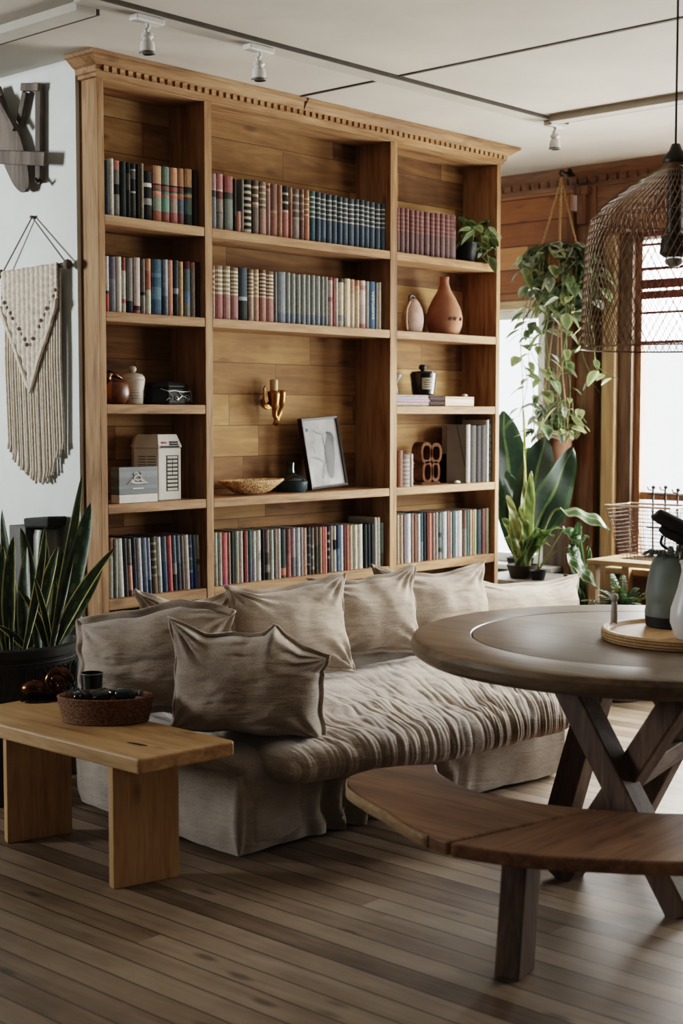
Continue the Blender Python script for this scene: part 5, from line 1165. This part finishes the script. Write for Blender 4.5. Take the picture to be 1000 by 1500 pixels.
wire = plain('bronze_wire', '6b5238', .5, .5, .2)
q = MB(); NH = 80
for s in (-1, 1):
    for k in range(NH):
        q.tube([shp(j / 22, 2 * PI * k / NH + s * 1.05 * (j / 22)) for j in range(23)], .0014, 3, cap=False)
q.build('wire_mesh', wire, t)
for v_ in (1.0, .3):
    q = MB(); q.tube([shp(v_, 2 * PI * k / 64) for k in range(65)], .0028 if v_ == 1 else .0018, 6, cap=False); q.build('rim', wire, t, True)

# ================================================================== ROMAN BLIND ON WINDOW 2
t = thing('window_blind', 'white woven blind with rust red bands in the tall window', 'blind', (XR + .02, 3.3, 1.80))
bf = NT('blind_fabric'); tr = bf.n('BsdfTranslucent', {0: (.85, .87, .9, 1)}); df = bf.n('BsdfDiffuse', {0: (.8, .8, .8, 1)}); mx = bf.n('MixShader', {0: .6, 1: df.outputs[0], 2: tr.outputs[0]}); bf.t.links.new(mx.outputs[0], bf.out.inputs[0])
q = MB(); 
def zpx(y): return onX(960, y, XR + .03).z
q.grid(lambda u, v: (XR + .03 + .006 * math.sin(v * 40), 2.62 + 1.36 * u, zpx(345) + (zpx(503) - zpx(345)) * v), 2, 40); q.build('fabric', bf.m, t, True)
rust = plain('rust_red_band', '6e3a30', .7, 0, .2)
for y0, y1 in ((339, 346), (356, 360), (391, 396), (409, 423), (426, 438), (456, 460), (499, 504)):
    q = MB(); q.box(XR + .016, XR + .023, 2.615, 3.985, zpx(y1), zpx(y0)); q.build('band', rust, t)

# ================================================================== HANGING PLANTS
hp = onX(825, 256, 6.58); HX, HY = 6.56, hp.y
hook = thing('ceiling_hook', 'dark iron hook on the cornice holding the rope hanger', 'hook', (6.6, HY, hp.z))
q = MB(); q.tube(smoothpath([(XR - .036, HY, hp.z + .02), (6.6, HY, hp.z + .012), (HX, HY, hp.z + .02), (HX - .012, HY, hp.z + .005), (HX, HY, hp.z - .012), (HX + .012, HY, hp.z - .004)]), .006, 8); q.build('hook', M['steel'], hook, True)
q = MB(); q.lathe([(0, -.02), (.02, -.02), (.02, .02), (0, .02)], (XR - .045, HY, hp.z + .02), 16); q.build('plate', M['steel'], hook)
kz = hp.z - .02
GL = [('3d4c38', '56644a'), ('50603f', '71805c'), ('69774f', '949c72'), ('2f3d2c', '44533c'), ('8d9884', 'c0c6b6')]
GY = [('7b8659', 'a9ac80'), ('66744a', '8c9668'), ('526542', '74855c'), ('8f9e68', 'b7ba90')]
stemm = plain('green_stem_pale', '6d7548', .6)
# upper planter
UC = Vector((6.55, 4.39, 2.10))
t = thing('hanging_planter', 'upper rope-hung planter with a bushy mass of trailing leaves', 'hanging plant', UC)
q = MB(); q.lathe([(0, 0), (.07, 0), (.078, .005), (.105, .13), (.108, .15), (.098, .15), (.094, .13), (0, .125)], UC, 36); q.build('pot', M['terracotta'], t, .7)
for k in range(4):
    a = .6 + k * PI / 2; P1 = UC + Vector((.11 * math.cos(a), .11 * math.sin(a), .14)); P2 = UC + Vector((.075 * math.cos(a), .075 * math.sin(a), 0))
    q = MB(); q.tube([(HX, HY, kz + .015), (HX + .006 * math.cos(a), HY + .006 * math.sin(a), kz - .03), P1, P2 + Vector((.004 * math.cos(a), .004 * math.sin(a), 0)), UC + Vector((.0, .0, -.03))], .006, 6); q.build('rope', M['rope'], t, True)
sm, fm = MB(), MB()
def hv(c, a, r, fall, n=6): 
    d = Vector((math.cos(a), math.sin(a), 0)); P = [c + Vector((0, 0, .13)), c + d * r * .6 + Vector((0, 0, .2)), c + d * r + Vector((0, 0, .12))]
    k = 1
    while k * .16 < fall + .13: P.append(c + d * (r + .03 * math.sin(k * 2 + a)) + Vector((rnd.uniform(-.03, .03), rnd.uniform(-.03, .03), .12 - k * .16))); k += 1
    return P
for k in range(60):
    a = rnd.gauss(-.9, 1.5); r = rnd.uniform(.08, .22)
    vine(sm, fm, hv(UC, a, r, rnd.uniform(0.0, .28)), 9, .082, GL, .9, .0022, oval if k % 3 else heart, .08, .3)
for a, r, fall, nl in ((PI + .3, .17, .55, 12), (PI * .75, .2, .75, 15), (-1.2, .16, .55, 10), (1.4, .19, .7, 13), (PI + .9, .13, .8, 15), (2.6, .14, 1.0, 18), (-.6, .12, .75, 12), (PI, .1, .85, 14), (1.9, .1, .9, 14), (4.2, .12, .85, 14)):
    vine(sm, fm, hv(UC, a, r, fall), nl, .078, GY, .9, .002, heart, .15, .3)
fs = [onX(x_, y_, 6.35) for x_, y_ in ((850, 440), (868, 490), (872, 530), (885, 545), (905, 555))]
vine(sm, fm, fs, 7, .085, GY, .6, .002, heart, .1, .25)
fs = [onX(x_, y_, 6.4) for x_, y_ in ((800, 420), (775, 470), (762, 510), (772, 560), (760, 610))]
vine(sm, fm, fs, 10, .075, GY, .6, .002, heart, .1, .25)
sm.build('stems', stemm, t, True); fm.build('foliage', M['leaf'], t, True)
# lower pot on its own cords
LP = Vector((6.55, 4.404, 1.10))
t = thing('hanging_pot', 'lower terracotta pot hung on cords below the planter with a rope band', 'hanging plant', LP)
q = MB(); q.lathe([(0, 0), (.05, 0), (.07, .02), (.088, .1), (.092, .19), (.086, .20), (.08, .19), (.076, .12), (0, .11)], LP, 36); q.build('pot', plain('brown_clay', '6b4936', .75, 0, .2), t, .8)
q = MB()
for dz in (.17, .186, .2): q.tube([LP + Vector(((.094 + .003 * math.sin(k * 3)) * math.cos(2 * PI * k / 40), .094 * math.sin(2 * PI * k / 40), dz + .006 * math.sin(k * .9))) for k in range(41)], .0075, 6, cap=False)
q.build('rope_band', M['cotton'], t, True)
for k in range(3):
    a = .4 + k * 2.1; q = MB(); q.tube([LP + Vector((.094 * math.cos(a), .094 * math.sin(a), .18)), LP + Vector((.05 * math.cos(a), .05 * math.sin(a), .5)), UC + Vector((.004 * math.cos(a), .004 * math.sin(a), -.03))], .004, 6); q.build('rope', M['rope'], t, True)
sm, fm = MB(), MB()
for k in range(16):
    a = rnd.uniform(0, 2 * PI); vine(sm, fm, [LP + Vector((0, 0, .16)), LP + Vector((.06 * math.cos(a), .06 * math.sin(a), .28)), LP + Vector((.11 * math.cos(a), .11 * math.sin(a), .30 + rnd.uniform(-.05, .1))), LP + Vector((.13 * math.cos(a), .13 * math.sin(a), .2))], 6, .055, GY + GL, .8, .0018, heart, .1)
sm.build('stems', stemm, t, True); fm.build('foliage', M['leaf'], t, True)

# ================================================================== PLANT STAND, FLOOR PLANTS
SX, SY, SZT2 = 6.33, 4.42, .53
st = thing('plant_stand', 'low wooden crate stand under the window plants', 'stand', (SX, SY, 0))
q = MB(); q.box(SX - .22, SX + .22, SY - .20, SY + .24, SZT2 - .03, SZT2); q.build('top', plain('grey_stone_top', '77736b', .5, 0, .15), st, bev=.004)
for x0, x1, y0, y1 in ((-.21, -.19, -.19, .23), (.19, .21, -.19, .23), (-.189, .189, -.19, -.17), (-.189, .189, .21, .23)):
    q = MB(); q.box(SX + x0, SX + x1, SY + y0, SY + y1, 0, SZT2 - .0305); q.build('side_panel', M['trimwoodY' if x1 - x0 < .1 else 'trimwoodX'], st, bev=.002)
def strap(t, base, tip, W, c0, c1, sag=.0, bow=None, prof=lance, n=18, tw=0.0, fold=.25, up=(0, 0, 1), rib=None):
    b0, tp = Vector(base), Vector(tip); q = MB(); mid = (b0 + tp) / 2 + Vector((0, 0, sag)) + (Vector(bow) if bow else Vector((0, 0, 0))); rows = []
    for i in range(n + 1):
        u = i / n; P = b0 * (1 - u) ** 2 + mid * 2 * u * (1 - u) + tp * u * u; dv = ((mid - b0) * (1 - u) + (tp - mid) * u).normalized()
        s = Vector((RT.x, RT.y, 0)) * math.cos(tw) + Vector((FW.x, FW.y, 0)) * math.sin(tw) + Vector((0, 0, .15)); s = (s - dv * s.dot(dv)); s.normalize(); nn = s.cross(dv)
        w_ = W / 2 * prof(u) + .0015
        rows.append([q.v(P + s * w_ * v + nn * abs(v) * w_ * fold + nn * .01 * math.sin(u * 14 + v * 2)) for v in (-1, -.75, -.35, -.08, .08, .35, .75, 1)])
    for i in range(n):
        for j in range(7): q.f([rows[i][j], rows[i][j + 1], rows[i + 1][j + 1], rows[i + 1][j]], 0, lin(rib or c1) if j == 3 else (lin(c1) if j in (0, 6) else lin(c0)))
    return q.build('leaf', M['leaf'], t, True)
def wp(px, py, X=6.36): return onX(px, py, X)
bp1 = wp(752, 832, 6.34); 
t = thing('bird_of_paradise', 'tall plant with huge dark paddle leaves beside the bookcase end', 'potted plant', (bp1.x + .02, bp1.y, SZT2 + .001))
def potl(t, c, r, h, mat, z0):
    q = MB(); q.lathe([(0, 0), (r * .72, 0), (r * .76, .004), (r, h), (r * .92, h), (r * .88, h * .85), (0, h * .84)], (c.x, c.y, z0), 32); q.build('pot', mat, t, .7)
c1 = Vector((6.40, 4.52)); potl(t, c1, .075, .09, M['blackmat'], SZT2 + .001)
b_ = Vector((c1.x, c1.y, SZT2 + .08))
DG = ('25362a', '31462f')
strap(t, b_, wp(737, 602, 6.42), .26, *DG, .1, (0, .05, .05), lance, rib='55683f', tw=.35); strap(t, b_, wp(800, 640, 6.44), .20, '1f2f26', '2c402d', .12, (0, -.03, .1), lance, rib='4d603c', tw=-.3)
strap(t, b_, wp(838, 655, 6.46), .22, '22332a', '31472f', .08, (0, -.06, .0), lance, rib='55683f', tw=.2); strap(t, b_, wp(742, 690, 6.36), .16, '2c3d2c', '3f5336', .06, None, lance, tw=.5)
c2 = Vector((6.25, 4.40)); 
t = thing('dracaena', 'bright green strappy dracaena in a small pot on the stand', 'potted plant', (c2.x, c2.y, SZT2 + .001))
potl(t, c2, .085, .07, plain('brown_plastic_pot', '332a24', .6), SZT2 + .001)
b_ = Vector((c2.x, c2.y, SZT2 + .055))
for k, (tx, ty, W, cc, ed, sg) in enumerate(((770, 705, .075, '5b7340', 'a9b070', .05), (778, 690, .06, '6b8348', 'b4ba7c', .06), (742, 725, .05, '8a9460', 'b9ba84', .08), (748, 740, .06, '6f8450', 'a5ac6c', .05), (762, 742, .05, '7d9058', 'aab274', .05), (790, 775, .06, '4f663a', '8a9a5c', .1), (738, 790, .045, '566b42', '92a066', .12), (812, 785, .06, '4c6238', '8c9c62', .14), (826, 775, .05, '43592f', '7f9058', .16), (735, 760, .05, '5b7040', '9ea868', .1), (770, 760, .06, '74894c', 'b0b878', .03), (806, 800, .05, '567040', '8ea064', .12))):
    strap(t, b_ + Vector((rnd.uniform(-.03, .03), rnd.uniform(-.03, .03), 0)), wp(tx, ty, 6.25 - .05 * (k % 3)), W, cc, ed, sg, None, blade, rib=cc, tw=rnd.uniform(-.5, .5))
strap(t, b_, wp(766, 600, 6.3), .016, '9aa45c', 'b4ba74', .0, (0, -.03, 0), lambda u: 1 - .5 * u, rib='b4ba74')
c3 = Vector((6.22, 4.28))
t = thing('philodendron', 'philodendron with a long arching glossy leaf reaching towards the tall window', 'potted plant', (c3.x, c3.y, SZT2 + .001))
potl(t, c3, .045, .05, M['blackmat'], SZT2 + .001)
b_ = Vector((c3.x, c3.y, SZT2 + .05))
q = MB(); m1 = wp(822, 745, 6.2); q.tube(smoothpath([b_, wp(793, 790, 6.2), wp(808, 752, 6.2), m1]), [.005] * 25, 7); q.tube(smoothpath([b_, wp(815, 790, 6.2), wp(826, 772, 6.2)]), .004, 6); q.tube(smoothpath([b_, wp(812, 810, 6.2), wp(840, 800, 6.2)]), .004, 6); q.build('stems', stemm, t, True)
strap(t, m1, wp(892, 776, 6.15), .085, '5b7350', '8fa383', .05, None, lance, rib='a9b890', tw=.0); 
for px, py, qx, qy, W in ((826, 772, 850, 795, .06), (840, 800, 848, 765, .05), (838, 798, 862, 785, .045), (835, 800, 845, 815, .05)): strap(t, wp(px, py, 6.2), wp(qx, qy, 6.14), W, '3c5638', '6d8a5c', .02, None, oval, n=8)
strap(t, wp(843, 800, 6.2), wp(847, 822, 6.15), .03, 'a8b4b4', 'b9c4c2', 0, None, oval, n=8)
c4 = Vector((6.02, 4.05)); t = thing('aspidistra', 'dark drooping strap leaves in a floor pot beside the window post', 'potted plant', (6.42, 4.08, 0))
c4 = Vector((6.42, 4.10)); potl(t, c4, .10, .24, M['blackmat'], 0)
b_ = Vector((c4.x, c4.y, .2))
for px, py, W, cc in ((832, 810, .05, '3f5535'), (850, 850, .06, '2c4028'), (845, 780, .05, '33482c'), (858, 830, .055, '2a3c26'), (825, 840, .05, '3a4f30'), (862, 800, .05, '24371f')): strap(t, b_, wp(px, py, 6.3), W, cc, '6d8250', .12, None, lance, tw=rnd.uniform(-.4, .4))
strap(t, wp(832, 812, 6.2), wp(874, 862, 6.12), .07, '3c5233', '8a9a6a', .02, None, lance, tw=.3)

# ================================================================== SIDE TABLE, WIRE BASKET, FERN
T0 = onX(880, 815, 6.45)
t = thing('side_table', 'small pale wood side table under the tall window', 'side table', (6.45, 3.72, 0))
ztb = .66
q = MB(); q.box(6.22, 6.6, 3.42, 3.985, ztb - .025, ztb); q.build('top', M['paleY'], t, bev=.004)
for x_, y_ in ((6.25, 3.955), (6.57, 3.955), (6.25, 3.45), (6.57, 3.45)):
    q = MB(); q.box(x_ - .022, x_ + .022, y_ - .022, y_ + .022, 0, ztb - .0255); q.build('leg', M['paleZ'], t, bev=.003)
q = MB(); q.box(6.23, 6.59, 3.43, 3.975, .2, .22); q.build('lower_shelf', M['paleY'], t, bev=.003)
BC = Vector((6.42, 3.74))
t = thing('wire_basket', 'tapered rusty wire basket standing on the pale side table', 'basket', (BC.x, BC.y, ztb + .001))
tw_ = plain('rusty_wire', '4b3a31', .6, .4, .3)
q = MB(); hB = .27
def bk(v, s): 
    hx, hy = lerp(.085, .125, v), lerp(.115, .185, v); s = s % 4; i = int(s); f = s - i
    cx = [(-1, -1), (1, -1), (1, 1), (-1, 1)]; a, c_ = cx[i], cx[(i + 1) % 4]
    return Vector((BC.x + hx * lerp(a[0], c_[0], f), BC.y + hy * lerp(a[1], c_[1], f), ztb + .004 + hB * v))
for k in range(15): q.tube([bk(k / 14, s) + Vector((0, 0, rnd.uniform(-.002, .002))) for s in (0, .5, 1, 1.5, 2, 2.5, 3, 3.5, 4)], .0016 if k < 14 else .004, 5, cap=False)
for k in range(60): q.tube([bk(0, k / 11), bk(1, k / 11)], .0014, 4)
for k in range(7): q.tube([bk(0, .0 + k / 6), bk(0, 3 - k / 6)], .0014, 4)
q.build('wire_mesh', tw_, t)
q = MB(); q.tube([bk(1, s) for s in (0, 1, 2, 3, 4)], .0055, 8, cap=False); q.build('rim', plain('pale_rim_wire', 'a58f7c', .6, .3), t)
t = thing('metal_rack', 'dark iron rack with upright hooked rods beside the wire basket', 'rack', (6.50, 3.53, ztb + .001))
q = MB(); RX = 6.565
for px, top in ((957, 716), (975, 716), (993, 720)):
    P = onX(px, top, RX); q.tube([(RX, P.y, ztb + .004), (RX, P.y + .003, P.z)], .006, 8); q.lathe([(0, -.012), (.011, -.006), (.011, .006), (0, .012)], (RX, P.y, P.z + .008), 10)
    q.tube([(RX, P.y, P.z - .01), (RX - .03, P.y + .012, P.z - .004), (RX - .035, P.y + .016, P.z + .012)], .004, 6)
ya, yb_ = onX(950, 726, RX).y, 3.44
q.tube([(RX, ya, onX(957, 724, RX).z), (RX, yb_, onX(957, 724, RX).z)], .004, 6); q.tube([(RX, ya + .01, ztb + .15), (RX, yb_, ztb + .15)], .004, 6); q.box(RX - .03, RX + .02, yb_ - .01, ya + .01, ztb + .001, ztb + .008)
q.build('frame', M['steel'], t)
c5 = Vector((6.07, 3.68))
t = thing('fern', 'bushy green fern in a pot in front of the pale side table', 'potted plant', (c5.x, c5.y, 0))
q = MB(); q.lathe([(0, 0), (.08, 0), (.09, .01), (.12, .43), (.125, .45), (.112, .45), (.108, .42), (0, .41)], (c5.x, c5.y, 0), 36); q.build('pot', M['greymetal'], t, .7)
fm, sm = MB(), MB()
for k in range(64):
    a = rnd.uniform(0, 2 * PI); L_ = rnd.uniform(.14, .31); e = rnd.uniform(.35, 1.3); d = Vector((math.cos(a) * math.cos(e) * .8, math.sin(a) * math.cos(e) * .8, math.sin(e)))
    P = [Vector((c5.x, c5.y, .415)) + d * L_ * u + Vector((0, 0, -.10 * u * u)) for u in [i / 9 for i in range(10)]]
    sm.tube(P, .002, 4); g = rnd.choice([('33452c', '465a3a'), ('3e5232', '52683f'), ('2a3a26', '3c4f32'), ('7a6c38', '8f7c44')])
    for i in range(2, 10):
        for s in (-1, 1):
            dv = (P[i] - P[i - 1]).normalized(); sd = dv.cross(Vector((0, 0, 1))).normalized() * s
            leafmesh(fm, P[i], sd + dv * .6, dv, .05 * (1.15 - i / 11), .016, oval, lin(g[0]), lin(g[1]), .3, 3, .1)
sm.build('stems', stemm, t, True); fm.build('foliage', M['leaf'], t, True)

# ================================================================== ON THE ROUND TABLE
tz = TZ + .0008
tc = onZ(1004, 923, TZ + .03); TRX = .25
t = thing('round_tray', 'round pale wood tray in the middle of the dining table', 'tray', (tc.x, tc.y, tz))
q = MB(); q.lathe([(0, 0), (TRX - .01, 0), (TRX - .004, .003), (TRX, .02), (TRX, .03), (TRX - .006, .034), (TRX - .018, .032), (TRX - .024, .022), (0, .021)], (tc.x, tc.y, tz), 96); q.build('body', M['benchX'], t, .5)
q = MB()
for dz in (.009, .018, .026): q.tube([(tc.x + (TRX + .0003) * math.cos(2 * PI * k / 96), tc.y + (TRX + .0003) * math.sin(2 * PI * k / 96), tz + dz) for k in range(97)], .0014, 4, cap=False)
q.build('rim_line', plain('tray_groove', '6b5136', .7), t)
zt2 = tz + .022
jc = onZ(985, 917, zt2); jr = 1.0
t = thing('stoneware_jug', 'grey green stoneware jug holding dark dried pods, on the round tray', 'jug', (jc.x, jc.y, zt2))
gg = plain('grey_green_stoneware', '646a62', .5, 0, .15, 12)
q = MB(); q.lathe([(0, .0), (.078, .0), (.083, .004), (.086, .034), (0, .034)], (jc.x, jc.y, zt2), 44); q.build('foot', M['blackmat'], t, .6)
q = MB(); q.lathe([(0, .0342), (.086, .0342), (.087, .045), (.082, .07), (.083, .085), (.085, .10), (.08, .14), (.070, .19), (.06, .215), (.05, .222), (.044, .222), (.04, .2), (0, .19)], (jc.x, jc.y, zt2), 44); q.build('body', gg, t, .8)
q = MB(); jt = zt2 + .222
def jp(dx, dz, df=0): return Vector((jc.x, jc.y, jt)) + Vector((RT.x, RT.y, 0)) * dx + Vector((FW.x, FW.y, 0)) * df + Vector((0, 0, dz))
podm = plain('dried_brown_pod', '2f2825', .7, 0, .25, 30)
q = MB(); q.tube(smoothpath([jp(.015, -.02), jp(.05, .035), jp(.035, .075), jp(-.005, .098), jp(-.05, .122), jp(-.058, .128)]), [.012 + .012 * math.sin(PI * k / 46) for k in range(41)], 12); q.build('dried_pod', podm, t, True)
q = MB(); q.tube(smoothpath([jp(.0, -.02), jp(.03, .03), jp(.015, .05), jp(-.02, .068), jp(-.042, .085)]), [.009 + .007 * math.sin(PI * k / 36) for k in range(33)], 12); q.build('dried_pod', podm, t, True)
q = MB(); q.tube(smoothpath([jp(-.01, -.02), jp(-.02, .015), jp(-.04, .035), jp(-.035, .06)]), [.005] * 25, 8); q.build('dried_pod', podm, t, True)
for k in range(12):
    a = -2.9 + k * .35; strap(t, jp(.03 * math.cos(a), -.004, .03 * math.sin(a)), jp(.095 * math.cos(a) - .01, rnd.uniform(-.02, .03), .09 * math.sin(a)), .016, '5d6058', '8d8f88', .03, None, lance, n=8)
vc = onZ(1018, 921, zt2)
vc = Vector((tc.x + RT.x * -.012 - FW.x * .135, tc.y + RT.y * -.012 - FW.y * .135))
t = thing('white_vase', 'rounded white ceramic vase in front of the grey green jug', 'vase', (vc.x, vc.y, zt2))
q = MB(); q.lathe([(0, 0), (.04, 0), (.05, .006), (.066, .05), (.064, .09), (.045, .15), (.034, .2), (.038, .225), (.030, .225), (.026, .2), (0, .19)], (vc.x, vc.y, zt2), 40); q.build('body', M['white'], t, True)
q = MB(); q.lathe([(.036, .222), (.041, .224), (.041, .23), (.033, .23)], (vc.x, vc.y, zt2), 32, cap=False); q.build('rim', M['cream'], t, True)
pc = onZ(899, 916, zt2)
t = thing('peg_figure', 'slim pale wooden peg figure standing near the edge of the tray', 'figurine', (pc.x, pc.y, zt2))
q = MB(); q.lathe([(0, 0), (.010, 0), (.0105, .03), (.0095, .065), (.008, .075), (0, .075)], (pc.x, pc.y, zt2), 20); q.build('body', plain('pale_grey_peg', '9a958e', .6), t, True)
q = MB(); q.lathe([(0, .0745), (.008, .0755), (.0125, .085), (.011, .096), (0, .101)], (pc.x, pc.y, zt2), 20); q.build('head', plain('pale_grey_peg_head', 'a29d96', .6), t, True)
# ================================================================== LIGHT, WORLD, CAMERA
def area(name, loc, target, sx, sy, power, color):
    L = bpy.data.lights.new(name, 'AREA'); L.shape = 'RECTANGLE'; L.size = sx; L.size_y = sy; L.energy = power; L.color = color
    o = bpy.data.objects.new(name, L); C.objects.link(o); o.location = loc
    o.rotation_euler = (Vector(target) - Vector(loc)).to_track_quat('-Z', 'Y').to_euler(); return o
area('daylight_window_2', (7.1, 3.25, 1.6), (4.3, 3.6, 1.0), 1.7, 1.9, 430, (1.0, .97, .93))
area('daylight_window_3', (7.1, .9, 1.6), (3.5, 2.4, 1.0), 2.0, 1.9, 120, (1.0, .97, .93))
area('daylight_window_1', (7.1, 5.1, 1.3), (6.0, 4.8, 1.0), 1.0, 1.4, 30, (1.0, .98, .95))
la = area('daylight_left_room', (-1.9, 7.8, 2.0), (3.4, 5.0, 1.9), 2.2, 1.2, 115, (.93, .97, 1.0)); la.data.spread = rd(65)
area('rear_fill', (.2, -2.3, 1.9), (3.8, 4.0, 1.0), 3.2, 1.6, 16, (1.0, .97, .94))  # added fill lamp behind the camera, no window in the rear wall
w = bpy.data.worlds.new('sky'); bpy.context.scene.world = w; w.use_nodes = True
bg = w.node_tree.nodes['Background']; bg.inputs[0].default_value = (.93, .96, 1, 1); bg.inputs[1].default_value = 4.0
cd = bpy.data.cameras.new('camera'); cam = bpy.data.objects.new('camera', cd); C.objects.link(cam)
cd.sensor_fit = 'VERTICAL'; cd.lens = 50; cd.sensor_height = 50 * 1500 / FPX; cd.clip_start = .05
cam.matrix_world = Matrix((( RT.x, UP.x, -FW.x, CAM.x), (RT.y, UP.y, -FW.y, CAM.y), (RT.z, UP.z, -FW.z, CAM.z), (0, 0, 0, 1)))
cd.dof.use_dof = True; cd.dof.focus_distance = 5.3; cd.dof.aperture_fstop = 3.2
sc = bpy.context.scene; sc.camera = cam
sc.view_settings.view_transform = 'Filmic'; sc.view_settings.look = 'Medium High Contrast'; sc.view_settings.exposure = 0.0
sc.cycles.use_denoising = True; sc.cycles.max_bounces = 8; sc.cycles.diffuse_bounces = 3; sc.cycles.sample_clamp_indirect = 6
sc.cycles.caustics_reflective = False; sc.cycles.caustics_refractive = False
